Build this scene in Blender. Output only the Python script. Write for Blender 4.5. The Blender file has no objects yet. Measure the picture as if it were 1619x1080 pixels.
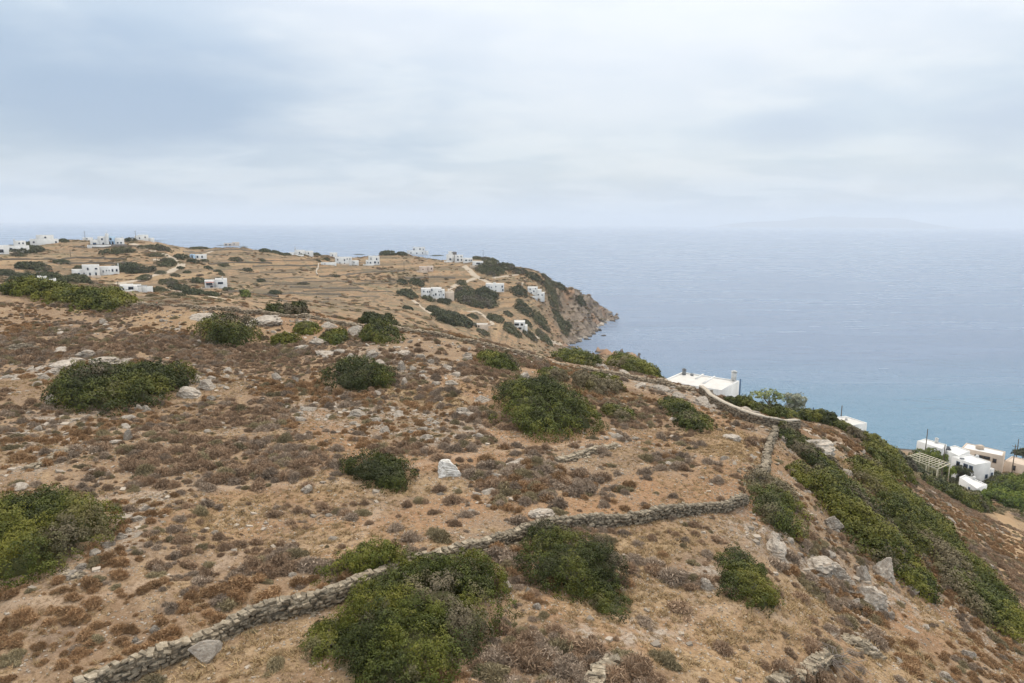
import bpy, math, random
import numpy as np
from mathutils import Matrix, Vector, Euler

random.seed(7)
RNG = np.random.default_rng(11)
SC = bpy.context.scene
COL = SC.collection

# ------------------------------------------------------------------ camera
CAM_H = 80.0
PITCH = math.radians(9.83)
ROLL = math.radians(0.35)
FPX = 1079.0                       # focal length in pixels of the 1619 px wide photograph
CX, CY = 809.5, 540.0
cam_data = bpy.data.cameras.new('drone_camera')
cam_data.sensor_width = 36.0
cam_data.lens = 36.0 * FPX / 1619.0
cam_data.clip_start = 0.5
cam_data.clip_end = 90000.0
cam = bpy.data.objects.new('drone_camera', cam_data)
COL.objects.link(cam)
CAM_R = Matrix.Rotation(math.pi / 2 - PITCH, 4, 'X') @ Matrix.Rotation(ROLL, 4, 'Z')
cam.matrix_world = Matrix.Translation((0, 0, CAM_H)) @ CAM_R
SC.camera = cam
R3 = np.array(CAM_R.to_3x3())

# ------------------------------------------------------------------ sky, sun, exposure
SUN_ELEV = math.radians(52)
SUN_AZ = math.radians(20)          # degrees to the right of straight ahead
world = bpy.data.worlds.new('World')
SC.world = world
world.use_nodes = True
wt = world.node_tree
wt.nodes.clear()


def wn(kind, **kw):
    n = wt.nodes.new(kind)
    for k, v in kw.items():
        setattr(n, k, v)
    return n


def wmath(op, a, b=None, clamp=False):
    n = wn('ShaderNodeMath', operation=op, use_clamp=clamp)
    for i, v in enumerate((a, b)):
        if v is None:
            continue
        if isinstance(v, (int, float)):
            n.inputs[i].default_value = v
        else:
            wt.links.new(v, n.inputs[i])
    return n.outputs[0]


def wmix(fac, a, b):
    n = wn('ShaderNodeMix', data_type='RGBA')
    for s, v in ((n.inputs[0], fac), (n.inputs[6], a), (n.inputs[7], b)):
        if isinstance(v, (int, float)):
            s.default_value = v
        elif isinstance(v, tuple):
            s.default_value = (*v, 1)
        else:
            wt.links.new(v, s)
    return n.outputs[2]


w_sky = wn('ShaderNodeTexSky', sky_type='NISHITA', sun_disc=False)
w_sky.sun_elevation = SUN_ELEV
w_sky.sun_rotation = SUN_AZ
w_sky.altitude = 80
w_sky.dust_density = 2.0
w_scale = wn('ShaderNodeVectorMath', operation='SCALE')
w_scale.inputs[3].default_value = 0.10
wt.links.new(w_sky.outputs[0], w_scale.inputs[0])
w_co = wn('ShaderNodeTexCoord')
w_sep = wn('ShaderNodeSeparateXYZ')
wt.links.new(w_co.outputs['Generated'], w_sep.inputs[0])
# clouds lie on a flat layer: divide the direction by its height
up = wmath('ADD', wmath('MAXIMUM', w_sep.outputs[2], 0.0), 0.16)
w_flat = wn('ShaderNodeCombineXYZ')
wt.links.new(wmath('DIVIDE', w_sep.outputs[0], up), w_flat.inputs[0])
wt.links.new(wmath('DIVIDE', w_sep.outputs[1], up), w_flat.inputs[1])


def cloud_noise(scale, detail, rough, off, dist=0.0):
    m = wn('ShaderNodeMapping')
    m.inputs['Location'].default_value = off
    m.inputs['Scale'].default_value = (scale, scale * 1.2, scale)
    wt.links.new(w_flat.outputs[0], m.inputs[0])
    n = wn('ShaderNodeTexNoise')
    n.inputs['Scale'].default_value = 1.0
    n.inputs['Detail'].default_value = detail
    n.inputs['Roughness'].default_value = rough
    n.inputs['Distortion'].default_value = dist
    wt.links.new(m.outputs[0], n.inputs['Vector'])
    return n.outputs[0]


def wramp(v, lo, hi):
    n = wn('ShaderNodeMapRange', interpolation_type='SMOOTHSTEP')
    n.inputs[1].default_value = lo
    n.inputs[2].default_value = hi
    wt.links.new(v, n.inputs[0])
    return n.outputs[0]




def cloud_at(px, py, rx, rz, lo, hi):
    """a soft cloud bank about one direction"""
    d = R3 @ np.array([(px - CX) / FPX, (CY - py) / FPX, -1.0])
    d /= np.linalg.norm(d)
    s_ = wn('ShaderNodeVectorMath', operation='SUBTRACT')
    wt.links.new(w_co.outputs['Generated'], s_.inputs[0])
    s_.inputs[1].default_value = d
    m = wn('ShaderNodeVectorMath', operation='MULTIPLY')
    wt.links.new(s_.outputs[0], m.inputs[0])
    m.inputs[1].default_value = (1 / rx, 1 / rx, 1 / rz)
    l = wn('ShaderNodeVectorMath', operation='LENGTH')
    wt.links.new(m.outputs[0], l.inputs[0])
    warp_ = wmath('ADD', l.outputs['Value'], wmath('MULTIPLY', wmath('SUBTRACT', cloud_noise(1.1, 5.0, 0.5, (px * .01, py * .01, 0)), 0.5), 1.6))
    return wramp(warp_, hi, lo)


c_big = wramp(cloud_noise(0.45, 4.0, 0.45, (5.3, 1.9, 0.0), 0.4), 0.32, 0.66)
c_mid = wramp(cloud_noise(1.5, 6.0, 0.5, (1.1, 4.7, 0.0), 0.3), 0.40, 0.62)
c_dark = cloud_at(170, 150, 0.36, 0.10, 0.15, 1.25)
c_puff = wmath('MAXIMUM', cloud_at(1250, 200, 0.10, 0.032, 0.1, 1.2), cloud_at(1640, 190, 0.14, 0.04, 0.1, 1.2))
c_lite = cloud_at(1000, 10, 0.60, 0.22, 0.1, 1.35)
veil = wmath('ADD', 0.66, wmath('ADD', wmath('MULTIPLY', c_big, 0.22), wmath('MULTIPLY', c_mid, 0.08)), True)
cl_col = wmix(c_mid, (0.500, 0.600, 0.700), (0.665, 0.735, 0.790))
cl_col = wmix(wmath('MULTIPLY', c_lite, 0.8), cl_col, (0.820, 0.835, 0.845))
cl_col = wmix(wmath('MULTIPLY', c_dark, 0.95), cl_col, (0.315, 0.425, 0.575))
cl_col = wmix(wmath('MULTIPLY', c_puff, 0.8), cl_col, (0.44, 0.53, 0.66))
sky_col = wmix(veil, w_scale.outputs[0], cl_col)
# an overcast sky is brightest overhead and greyer at the horizon
hgt = wmath('MAXIMUM', w_sep.outputs[2], 0.0)
sky_col = wmix(wramp(hgt, 0.32, 0.85), sky_col, (0.69, 0.67, 0.64))
lift = wmath('ADD', 0.86, wmath('ADD', wmath('MULTIPLY', hgt, 0.30), wmath('MULTIPLY', wmath('MULTIPLY', hgt, hgt), 1.25)))
w_lift = wn('ShaderNodeVectorMath', operation='SCALE')
wt.links.new(sky_col, w_lift.inputs[0])
wt.links.new(lift, w_lift.inputs[3])
w_bg = wn('ShaderNodeBackground')
w_bg.inputs['Strength'].default_value = 1.0
wt.links.new(w_lift.outputs[0], w_bg.inputs['Color'])
w_out = wn('ShaderNodeOutputWorld')
wt.links.new(w_bg.outputs[0], w_out.inputs[0])

sun_data = bpy.data.lights.new('sun', 'SUN')
sun_data.energy = 1.5
sun_data.angle = math.radians(10)
sun_data.color = (1.0, 0.90, 0.76)
sun = bpy.data.objects.new('sun', sun_data)
COL.objects.link(sun)
sd = Vector((math.sin(SUN_AZ) * math.cos(SUN_ELEV), math.cos(SUN_AZ) * math.cos(SUN_ELEV), math.sin(SUN_ELEV)))
sun.rotation_euler = (-sd).to_track_quat('-Z', 'Y').to_euler()

vs = SC.view_settings
vs.view_transform = 'Standard'
vs.look = 'None'
vs.exposure = 0.32
vs.gamma = 1.0
vs.use_curve_mapping = False
SC.render.engine = 'CYCLES'
SC.cycles.max_bounces = 5
SC.cycles.diffuse_bounces = 2
SC.cycles.glossy_bounces = 2
SC.cycles.transmission_bounces = 2
SC.cycles.volume_bounces = 1
SC.cycles.use_adaptive_sampling = True
SC.cycles.adaptive_threshold = 0.02

# ------------------------------------------------------------------ small helpers
def ray(px, py):
    """world direction through a point of the photograph (used for surveying the site: every point gets its own distance)"""
    px, py = np.asarray(px, float), np.asarray(py, float)
    d = np.stack([(px - CX) / FPX, (CY - py) / FPX, -np.ones_like(px)], -1)
    return d @ R3.T


def point(px, py, Y):
    d = ray(px, py)
    return np.array([d[0] / d[1] * Y, Y, CAM_H + d[2] / d[1] * Y])


def to_px(p):
    c = (np.asarray(p, float) - np.array([0, 0, CAM_H])) @ R3
    return np.stack([CX - FPX * c[..., 0] / c[..., 2], CY + FPX * c[..., 1] / c[..., 2]], -1)


def hash2(ix, iy, seed):
    h = (ix.astype(np.int64) * 374761393 + iy.astype(np.int64) * 668265263 + seed * 1442695041) & 0xFFFFFFFF
    h = ((h ^ (h >> 13)) * 1274126177) & 0xFFFFFFFF
    h = ((h ^ (h >> 16)) * 2246822519) & 0xFFFFFFFF
    return ((h ^ (h >> 15)) & 0xFFFFFF) / float(0xFFFFFF)


def vnoise(x, y, seed=0):
    ix, iy = np.floor(x), np.floor(y)
    fx, fy = x - ix, y - iy
    fx, fy = fx * fx * fx * (fx * (fx * 6 - 15) + 10), fy * fy * fy * (fy * (fy * 6 - 15) + 10)
    a, b = hash2(ix, iy, seed), hash2(ix + 1, iy, seed)
    c, d = hash2(ix, iy + 1, seed), hash2(ix + 1, iy + 1, seed)
    return (a + (b - a) * fx) * (1 - fy) + (c + (d - c) * fx) * fy


def fbm(x, y, octaves=4, seed=0, rough=0.5):
    x, y = np.asarray(x, float), np.asarray(y, float)
    s, a, tot = 0.0, 1.0, 0.0
    for k in range(octaves):
        ca, sa = math.cos(0.7 * k), math.sin(0.7 * k)
        s = s + a * vnoise((ca * x - sa * y) * 2 ** k + 17.3 * k, (sa * x + ca * y) * 2 ** k - 9.1 * k, seed + k)
        tot += a
        a *= rough
    return s / tot


def sstep(v, lo, hi):
    t = np.clip((v - lo) / (hi - lo), 0, 1)
    return t * t * (3 - 2 * t)


# ------------------------------------------------------------------ terrain survey: (photo x, photo y, metres ahead)
SURVEY = [
    # near hill, left
    (100, 1080, 21), (100, 900, 28), (100, 800, 35.5), (100, 700, 46), (100, 650, 54), (100, 600, 64), (100, 550, 79), (100, 500, 102),
    (0, 470, 112), (0, 900, 28), (0, 1080, 21), (0, 700, 45), (0, 600, 64), (0, 452, 124), (100, 482, 112),
    # near hill, centre
    (450, 1080, 20.5), (450, 900, 29), (450, 800, 37), (450, 700, 48.5), (450, 600, 69), (450, 540, 88), (300, 482, 113), (500, 500, 106), (400, 490, 110),
    (800, 1080, 20), (800, 1000, 23.5), (800, 900, 29.5), (800, 800, 38), (800, 700, 51), (800, 650, 61), (800, 600, 75), (800, 565, 90), (800, 552, 98),
    (700, 528, 102), (620, 518, 104), (900, 578, 99), (1000, 594, 95), (1080, 614, 87), (1080, 700, 58), (1080, 800, 41), (1080, 950, 28.5),
    (1180, 1080, 22.5), (1180, 950, 29), (1180, 800, 43), (1180, 740, 51), (1180, 700, 61), (1210, 678, 69), (1150, 655, 76), (1262, 676, 75),
    # right slope
    (1300, 1080, 25), (1300, 900, 40), (1300, 800, 52), (1300, 730, 68), (1400, 1080, 28), (1400, 900, 45), (1400, 800, 62), (1400, 740, 88),
    (1370, 700, 112), (1500, 1080, 32), (1500, 950, 46), (1500, 850, 68), (1500, 790, 104), (1450, 760, 118), (1619, 1080, 37), (1619, 1000, 47),
    (1600, 900, 68), (1600, 840, 100), (1570, 800, 135), (1350, 690, 128), (1300, 668, 128), (1240, 662, 108), (1210, 650, 118),
    # far side, left
    (230, 379, 545), (170, 391, 460), (90, 389, 480), (20, 400, 430), (150, 437, 370), (40, 440, 330), (280, 415, 420), (340, 455, 335),
    (210, 460, 285), (330, 470, 245), (240, 468, 215), (380, 391, 565), (500, 404, 585), (300, 395, 500), (450, 470, 310), (60, 410, 400),
    (550, 440, 440), (550, 480, 300), (560, 412, 545), (640, 405, 580), (650, 500, 285), (660, 440, 475), (420, 430, 430),
    # headland
    (688, 476, 410), (640, 470, 400), (720, 412, 560), (757, 412, 545), (740, 440, 490), (800, 425, 530), (860, 441, 525), (905, 462, 545),
    (940, 477, 572), (780, 464, 460), (848, 470, 472), (750, 520, 330), (820, 525, 380), (780, 548, 300), (860, 550, 385), (850, 500, 440),
    (895, 490, 520), (900, 515, 492), (700, 500, 350), (955, 494, 580),
]
SHORE = [(67, 418), (80, 360), (90, 320), (104, 270), (130, 246), (165, 232), (200, 222), (250, 195)]
SHORE_PX = [(900, 546), (918, 536), (938, 527), (944, 516), (958, 509), (975, 503)]
HIDDEN = [  # (x, y, z): ground the near crest hides, ground beyond the frame
    (-2, 150, 46), (-2, 200, 37), (24, 140, 50), (28, 190, 33), (36, 270, 16), (-58, 160, 55), (-50, 200, 49), (-95, 165, 60), (-85, 200, 56), (-140, 190, 58),
    (-150, 60, 68.5), (-200, 150, 66), (-60, 40, 67), (-400, 400, 66), (-520, 600, 45), (-15, 6, 65), (20, 8, 61), (-40, 10, 66), (45, 18, 51), (70, 40, 39),
    (105, 65, 28), (150, 120, 14), (180, 150, 8), (230, 170, 0), (300, 150, -6), (131, 165, 11.5), (125, 188, 8.0), (138, 205, 5), (112, 178, 13), (97, 156, 22.5), (94, 146, 22.5), (111, 152, 16.0), (106, 146, 18.5), (118, 158, 12.5),
    (84, 168, 27), (78, 150, 33), (60, 130, 40), (40, 121, 46), (44, 150, 40), (75, 200, 20), (60, 250, 13), (52, 330, 8), (54, 400, 3), (150, 225, 2),
    (110, 300, -6), (150, 280, -8), (220, 260, -10), (100, 420, -9), (140, 500, -14), (60, 470, -6), (110, 560, -9), (120, 620, -10), (95, 600, -4),
    (70, 640, -2), (30, 680, 6), (20, 760, -8), (-60, 700, 22), (-100, 800, -8), (-150, 680, 36), (-250, 760, 5), (-300, 850, -8), (-330, 650, 40), (-450, 760, 0),
    (-600, 800, -8), (-100, 620, 52), (60, 600, 10), (150, 700, -14), (30, 720, -4), (-720, 700, 0), (200, 400, -16),
    (320, 320, -14), (400, 200, -14), (-200, 300, 56), (-300, 300, 58), (-330, 500, 66),
]
pts = [point(*s) for s in SURVEY]
pts += [np.array([x, y, 0.0]) for x, y in SHORE]
for px, py in SHORE_PX:
    d = ray(px, py)
    t = -CAM_H / d[2]
    pts.append(np.array([d[0] * t, d[1] * t, 0.0]))
pts += [np.array(p, float) for p in HIDDEN]
pts = np.array(pts)


def warp(x, y):
    r = np.hypot(x, y) + 1e-6
    k = np.log1p(r / 30.0) / r
    return np.stack([x * k, y * k], -1)


def tps_k(d2):
    return 0.5 * d2 * np.log(d2 + 1e-12)


W = warp(pts[:, 0], pts[:, 1])
N = len(W)
d2 = ((W[:, None] - W[None]) ** 2).sum(-1)
A = np.zeros((N + 3, N + 3))
A[:N, :N] = tps_k(d2) + np.eye(N) * 1.5e-4
A[:N, N] = 1
A[:N, N + 1:] = W
A[N, :N] = 1
A[N + 1:, :N] = W.T
coef = np.linalg.solve(A, np.concatenate([pts[:, 2], np.zeros(3)]))

TH0, TH1, NT = math.radians(-54), math.radians(56), 800
LR0, LR1, NR = math.log(7.0), math.log(1150.0), 600
th = np.linspace(TH0, TH1, NT)
lr = np.linspace(LR0, LR1, NR)
rr = np.exp(lr)
GX = rr[:, None] * np.sin(th)[None]
GY = rr[:, None] * np.cos(th)[None]
q = warp(GX.ravel(), GY.ravel())
GZ = np.empty(len(q))
for i in range(0, len(q), 20000):
    b = q[i:i + 20000]
    k = tps_k(((b[:, None] - W[None]) ** 2).sum(-1))
    GZ[i:i + 20000] = k @ coef[:N] + coef[N] + b @ coef[N + 1:]
GZ = GZ.reshape(GX.shape)
RAD = rr[:, None] + 0 * GX
# rough limestone ground: knolls, ledges and small hummocks
rocky = sstep(fbm(GX / 22, GY / 22, 3, 5), 0.46, 0.66) * sstep(RAD, 20, 40) * (1 - sstep(RAD, 130, 200))
far = sstep(RAD, 180, 320)
cliff = far * sstep(GY, 370, 430) * sstep(GX, 10, 60) * (1 - sstep(GZ, 22, 40))
GZ += (fbm(GX / 9, GY / 9, 4, 21) - 0.5) * (0.9 + 0.9 * rocky) * (1 - far)
GZ += (fbm(GX / 1.6, GY / 1.6, 3, 31) - 0.5) * (0.22 + 0.35 * rocky) * (1 - far)
GZ += (fbm(GX / 45, GY / 45, 4, 41) - 0.5) * 3.0 * far * sstep(GZ, 0, 12)
led = fbm(GX / 14, GY / 14, 4, 51, 0.6)
GZ += (np.abs(led - 0.5) * -30 + 3.2) * cliff
GZ += (fbm(GX / 5, GY / 5, 3, 61, 0.6) - 0.5) * (6.5 * cliff + 0.6 * far)
# terraces on the far fields: low risers along the contour
ter = far * (1 - sstep(GX, -60, 10)) * sstep(RAD, 250, 320)
hh = (GZ + 1.5 * (fbm(GX / 60, GY / 60, 2, 71) - 0.5)) / 2.2
GZ += ter * 2.2 * 0.55 * (sstep(hh - np.floor(hh), 0.62, 0.98) - (hh - np.floor(hh)))


GZ = np.maximum(GZ, -3.0)


def height(x, y):
    x, y = np.asarray(x, float), np.asarray(y, float)
    r = np.hypot(x, y)
    a = np.clip((np.arctan2(x, y) - TH0) / (TH1 - TH0) * (NT - 1), 0, NT - 1.001)
    b = np.clip((np.log(np.maximum(r, 1e-3)) - LR0) / (LR1 - LR0) * (NR - 1), 0, NR - 1.001)
    ia, ib = a.astype(int), b.astype(int)
    fa, fb = a - ia, b - ib
    return (GZ[ib, ia] * (1 - fa) + GZ[ib, ia + 1] * fa) * (1 - fb) + (GZ[ib + 1, ia] * (1 - fa) + GZ[ib + 1, ia + 1] * fa) * fb


MARCH = np.exp(np.linspace(math.log(9.0), math.log(1100.0), 2600))


def ground(px, py):
    """first place where the sight line through a photo point meets the ground"""
    d = ray(px, py)
    d = d / d[1]
    P = d[None] * MARCH[:, None]
    below = (CAM_H + P[:, 2]) < height(P[:, 0], P[:, 1])
    if not below.any():
        t = -CAM_H / min(d[2], -1e-3)
        return Vector((d[0] * t, d[1] * t, 0.0))
    i = int(np.argmax(below))
    p = P[i]
    return Vector((p[0], p[1], float(height(p[0], p[1]))))


def ground_at(px, Y):
    py = 500.0
    for _ in range(5):
        d = ray(px, py)
        x = d[0] / d[1] * Y
        py = float(to_px(np.array([x, Y, float(height(x, Y))]))[1])
    return Vector((x, Y, float(height(x, Y))))


# ------------------------------------------------------------------ material helpers
class NT_:
    def __init__(self, name):
        self.m = bpy.data.materials.new(name)
        self.m.use_nodes = True
        self.t = self.m.node_tree
        self.bsdf = self.t.nodes['Principled BSDF']
        self.bsdf.inputs['Specular IOR Level'].default_value = 0.2

    def n(self, kind, **kw):
        o = self.t.nodes.new(kind)
        for k, v in kw.items():
            setattr(o, k, v)
        return o

    def put(self, sock, v):
        if isinstance(v, (int, float)):
            sock.default_value = v
        elif isinstance(v, tuple):
            sock.default_value = (*v, 1) if len(v) == 3 and len(sock.default_value) == 4 else v
        else:
            self.t.links.new(v, sock)

    def coord(self, kind='Object', scale=None):
        c = self.n('ShaderNodeTexCoord').outputs[kind] if kind != 'Position' else self.n('ShaderNodeNewGeometry').outputs['Position']
        if scale is None:
            return c
        m = self.n('ShaderNodeMapping')
        m.inputs['Scale'].default_value = scale if isinstance(scale, tuple) else (scale,) * 3
        self.t.links.new(c, m.inputs[0])
        return m.outputs[0]

    def noise(self, co, scale, detail=4, rough=0.55, dist=0.0):
        o = self.n('ShaderNodeTexNoise')
        self.put(o.inputs['Vector'], co)
        self.put(o.inputs['Scale'], scale)
        self.put(o.inputs['Detail'], detail)
        self.put(o.inputs['Roughness'], rough)
        self.put(o.inputs['Distortion'], dist)
        return o.outputs[0]

    def ramp(self, v, lo, hi, a=0.0, b=1.0):
        o = self.n('ShaderNodeMapRange', interpolation_type='SMOOTHSTEP')
        for s, x in zip(o.inputs, (v, lo, hi, a, b)):
            self.put(s, x)
        return o.outputs[0]

    def math(self, op, a, b=0.0, clamp=False):
        o = self.n('ShaderNodeMath', operation=op, use_clamp=clamp)
        self.put(o.inputs[0], a)
        self.put(o.inputs[1], b)
        return o.outputs[0]

    def mix(self, f, a, b, blend='MIX'):
        o = self.n('ShaderNodeMix', data_type='RGBA', blend_type=blend)
        self.put(o.inputs[0], f)
        self.put(o.inputs[6], a)
        self.put(o.inputs[7], b)
        return o.outputs[2]

    def attr(self, name, out=2):
        return self.n('ShaderNodeAttribute', attribute_name=name).outputs[out]

    def rnd(self):
        return self.n('ShaderNodeObjectInfo').outputs['Random']

    def bump(self, h, strength=0.5, dist=0.1):
        o = self.n('ShaderNodeBump')
        self.put(o.inputs['Height'], h)
        self.put(o.inputs['Strength'], strength)
        self.put(o.inputs['Distance'], dist)
        self.t.links.new(o.outputs[0], self.bsdf.inputs['Normal'])

    def out(self, col, rough=0.9):
        self.put(self.bsdf.inputs['Base Color'], col)
        self.put(self.bsdf.inputs['Roughness'], rough)
        return self.m


def mesh_from(name, verts, faces, mat=None, smooth=False):
    me = bpy.data.meshes.new(name)
    verts = np.asarray(verts, np.float32)
    faces = np.asarray(faces, np.int32)
    k = faces.shape[1]
    me.vertices.add(len(verts))
    me.vertices.foreach_set('co', verts.ravel())
    me.loops.add(faces.size)
    me.loops.foreach_set('vertex_index', faces.ravel())
    me.polygons.add(len(faces))
    me.polygons.foreach_set('loop_start', np.arange(0, faces.size, k, dtype=np.int32))
    if smooth:
        me.polygons.foreach_set('use_smooth', np.ones(len(faces), bool))
    me.update(calc_edges=True)
    if mat:
        me.materials.append(mat)
    return me


def fattr(me, name, values):
    a = me.attributes.new(name, 'FLOAT', 'POINT')
    a.data.foreach_set('value', np.asarray(values, np.float32))


def link(name, me, parent=None, **props):
    o = bpy.data.objects.new(name, me)
    COL.objects.link(o)
    if parent is not None:
        o.parent = parent
    for k, v in props.items():
        if v is not None:
            o[k] = v
    return o


def empty(name, loc, rz=0.0, label=None, category=None, group=None):
    o = link(name, None, label=label, category=category, group=group)
    o.empty_display_size = 0.2
    o.location = loc
    o.rotation_euler = (0, 0, rz)
    return o


# ------------------------------------------------------------------ ground colour zones (bare soil, straw, pale stony ground), surveyed from the photograph
def zone(blobs, soft=0.6):
    out = np.zeros_like(GX)
    wob = 0.75 + 0.5 * fbm(GX / np.maximum(RAD * 0.05, 0.5), GY / np.maximum(RAD * 0.05, 0.5), 3, 91)
    for b in blobs:
        x0, y0, x1, y1, hw = b[:5]
        A_, B_ = ground(x0, y0), ground(x1, y1)
        ax, ay, bx, by = A_.x, A_.y, B_.x, B_.y
        dx, dy = bx - ax, by - ay
        L2 = dx * dx + dy * dy + 1e-9
        t = np.clip(((GX - ax) * dx + (GY - ay) * dy) / L2, 0, 1)
        d = np.hypot(GX - ax - t * dx, GY - ay - t * dy)
        out = np.maximum(out, 1 - sstep(d * wob, hw * (1 - soft), hw * (1 + soft)))
    return out


BARE = [  # orange-brown trodden soil
    (1190, 700, 1150, 790, 3.5), (1150, 790, 1050, 780, 3.0), (1050, 700, 800, 690, 2.5), (780, 720, 560, 745, 2.2), (540, 770, 360, 800, 1.8), (720, 800, 560, 870, 2.2),
    (1150, 1000, 1260, 960, 2.0), (1150, 1060, 1080, 1000, 1.6), (1420, 1060, 1350, 1040, 1.6), (1480, 960, 1440, 1000, 2.0), (400, 480, 500, 520, 5), (250, 500, 380, 520, 4),
    (1590, 815, 1575, 805, 3), (1285, 690, 1340, 760, 2.2), (820, 640, 700, 600, 2.5), (900, 600, 860, 590, 2.5), (560, 720, 480, 640, 2.0),
    (1000, 800, 860, 810, 2.2), (280, 830, 560, 830, 1.6), (900, 960, 1000, 1010, 1.5), (1080, 640, 1160, 690, 3),
]
STRAWZ = [(1150, 1000, 1280, 950, 2.2), (1180, 1060, 1100, 1050, 1.6), (1400, 1070, 1440, 1030, 1.8), (1500, 1000, 1470, 970, 1.6), (330, 830, 400, 800, 1.6), (560, 860, 480, 850, 1.6), (1170, 690, 1150, 720, 2.5), (1300, 690, 1350, 770, 2.0), (940, 960, 1020, 940, 1.5),
          (950, 580, 1050, 600, 3.0), (300, 1060, 480, 1020, 1.5), (730, 640, 640, 620, 2.0), (1590, 820, 1570, 800, 5), (1000, 870, 1080, 850, 1.6), (250, 500, 380, 520, 5), (500, 770, 700, 770, 1.6)]
DENSE = [(20, 650, 480, 660, 4.5), (40, 700, 520, 720, 3.8), (160, 770, 500, 690, 2.5), (200, 870, 460, 870, 2.2), (150, 960, 330, 930, 1.6), (30, 960, 220, 1040, 1.6), (580, 660, 740, 670, 4), (560, 570, 720, 600, 6), (1450, 960, 1600, 1070, 5), (1560, 960, 1590, 850, 6), (1480, 800, 1560, 900, 6),
         (900, 760, 1000, 780, 1.5), (1320, 960, 1450, 980, 2.0), (880, 960, 960, 930, 1.4), (1000, 640, 1100, 660, 3.5), (30, 560, 300, 540, 6), (420, 560, 560, 590, 5), (820, 1040, 700, 1060, 1.2), (1060, 1010, 1100, 1060, .9), (330, 560, 480, 620, 4)]
PATHS = [  # thin pale footpaths
    (0, 960, 130, 955, .28), (130, 955, 330, 905, .28), (330, 905, 390, 870, .3), (560, 860, 610, 790, .3), (610, 790, 560, 765, .35), (560, 765, 330, 770, .4), (330, 770, 150, 790, .4),
    (1060, 1000, 1120, 965, .35), (1120, 965, 1250, 985, .35), (560, 765, 780, 715, .35), (780, 715, 1000, 690, .4), (470, 870, 560, 860, .3),
]
PALE = [  # stony grey ground
    (180, 870, 240, 780, 1.0), (120, 905, 180, 870, 1.0), (900, 1020, 1050, 990, 1.0), (1130, 900, 1110, 940, .9), (100, 580, 320, 600, 4), (600, 560, 700, 590, 4), (480, 640, 700, 680, 4),
    (1000, 600, 1120, 640, 4), (1240, 700, 1290, 720, 3), (1210, 860, 1400, 940, 2.5), (20, 700, 130, 650, 2.5), (50, 740, 120, 700, 1.2),
]
print('zones')
Z_BARE, Z_PATH, Z_PALE, Z_STRAW, Z_DENSE = zone(BARE), zone(PATHS, 0.4), zone(PALE), zone(STRAWZ, .8), zone(DENSE, .7)

g = NT_('dry_hill_ground')
pos = g.coord('Position')
n_big = g.noise(pos, 0.045, 4, 0.6)
n_mid = g.noise(pos, 0.35, 5, 0.62)
n_fin = g.noise(pos, 2.6, 5, 0.7)
n_grit = g.noise(pos, 14.0, 3, 0.7)
soil = g.mix(g.ramp(n_mid, 0.36, 0.66), (0.205, 0.129, 0.076), (0.310, 0.216, 0.136))
soil = g.mix(g.ramp(n_big, 0.40, 0.62), soil, (0.265, 0.182, 0.115))
straw = g.mix(g.ramp(n_fin, 0.35, 0.65), (0.300, 0.205, 0.110), (0.400, 0.290, 0.170))
soil = g.mix(g.math('MULTIPLY', g.ramp(g.noise(pos, 0.8, 4, 0.6), 0.46, 0.66), 0.55), soil, straw)
scrubby = g.mix(g.ramp(n_fin, 0.4, 0.62), (0.150, 0.105, 0.075), (0.230, 0.170, 0.125))
soil = g.mix(g.math('MULTIPLY', g.ramp(g.noise(pos, 0.55, 5, 0.65), 0.50, 0.66), 0.7), soil, scrubby)
bare = g.mix(g.ramp(n_fin, 0.35, 0.68), (0.275, 0.142, 0.066), (0.350, 0.208, 0.110))
soil = g.mix(g.math('MULTIPLY', g.attr('bare'), g.ramp(n_mid, 0.3, 0.62, 0.25, 0.8)), soil, bare)
soil = g.mix(g.math('MULTIPLY', g.attr('straw'), g.ramp(n_mid, 0.3, 0.6, 0.2, 0.8)), soil, straw)
pale = g.mix(g.ramp(n_fin, 0.38, 0.62), (0.250, 0.215, 0.180), (0.44, 0.40, 0.35))
soil = g.mix(g.math('MULTIPLY', g.attr('pale'), g.ramp(g.noise(pos, 0.9, 5, 0.7), 0.42, 0.6, 0.0, 0.7)), soil, pale)
soil = g.mix(g.math('MULTIPLY', g.attr('path'), g.ramp(n_mid, 0.35, 0.6, 0.15, 0.6)), soil, (0.40, 0.30, 0.215))
litter = g.noise(pos, 5.5, 5, 0.75)
soil = g.mix(g.ramp(litter, 0.49, 0.61, 0.0, 0.75), soil, (0.145, 0.095, 0.055))
soil = g.mix(g.ramp(litter, 0.46, 0.32, 0.0, 0.45), soil, (0.405, 0.310, 0.220))
grit = g.math('MULTIPLY', g.ramp(n_grit, 0.58, 0.74), g.ramp(n_mid, 0.4, 0.6, 0.25, 0.75))
soil = g.mix(grit, soil, (0.46, 0.40, 0.34))
# far fields: banded ochre and olive
n_f = g.noise(g.coord('Position', (0.012, 0.03, 0.05)), 1.0, 5, 0.6)
n_f2 = g.noise(pos, 0.16, 6, 0.72)
farc = g.mix(g.ramp(n_f, 0.38, 0.62), (0.290, 0.182, 0.100), (0.230, 0.155, 0.090))
farc = g.mix(g.ramp(n_f2, 0.46, 0.60, 0.0, 0.85), farc, (0.140, 0.115, 0.072))
farc = g.mix(g.ramp(g.noise(g.coord('Position', (0.02, 0.07, 0.07)), 1.0, 4, 0.6), 0.52, 0.66, 0.0, 0.7), farc, (0.125, 0.118, 0.068))
farc = g.mix(g.ramp(g.noise(pos, 0.5, 4, 0.7), 0.52, 0.66), farc, (0.36, 0.26, 0.17))
n_b = g.noise(g.coord('Position', (0.006, 0.012, 0.75)), 1.0, 4, 0.65)
farc = g.mix(g.ramp(n_b, 0.52, 0.60, 0.0, 0.75), farc, (0.130, 0.100, 0.062))
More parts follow.
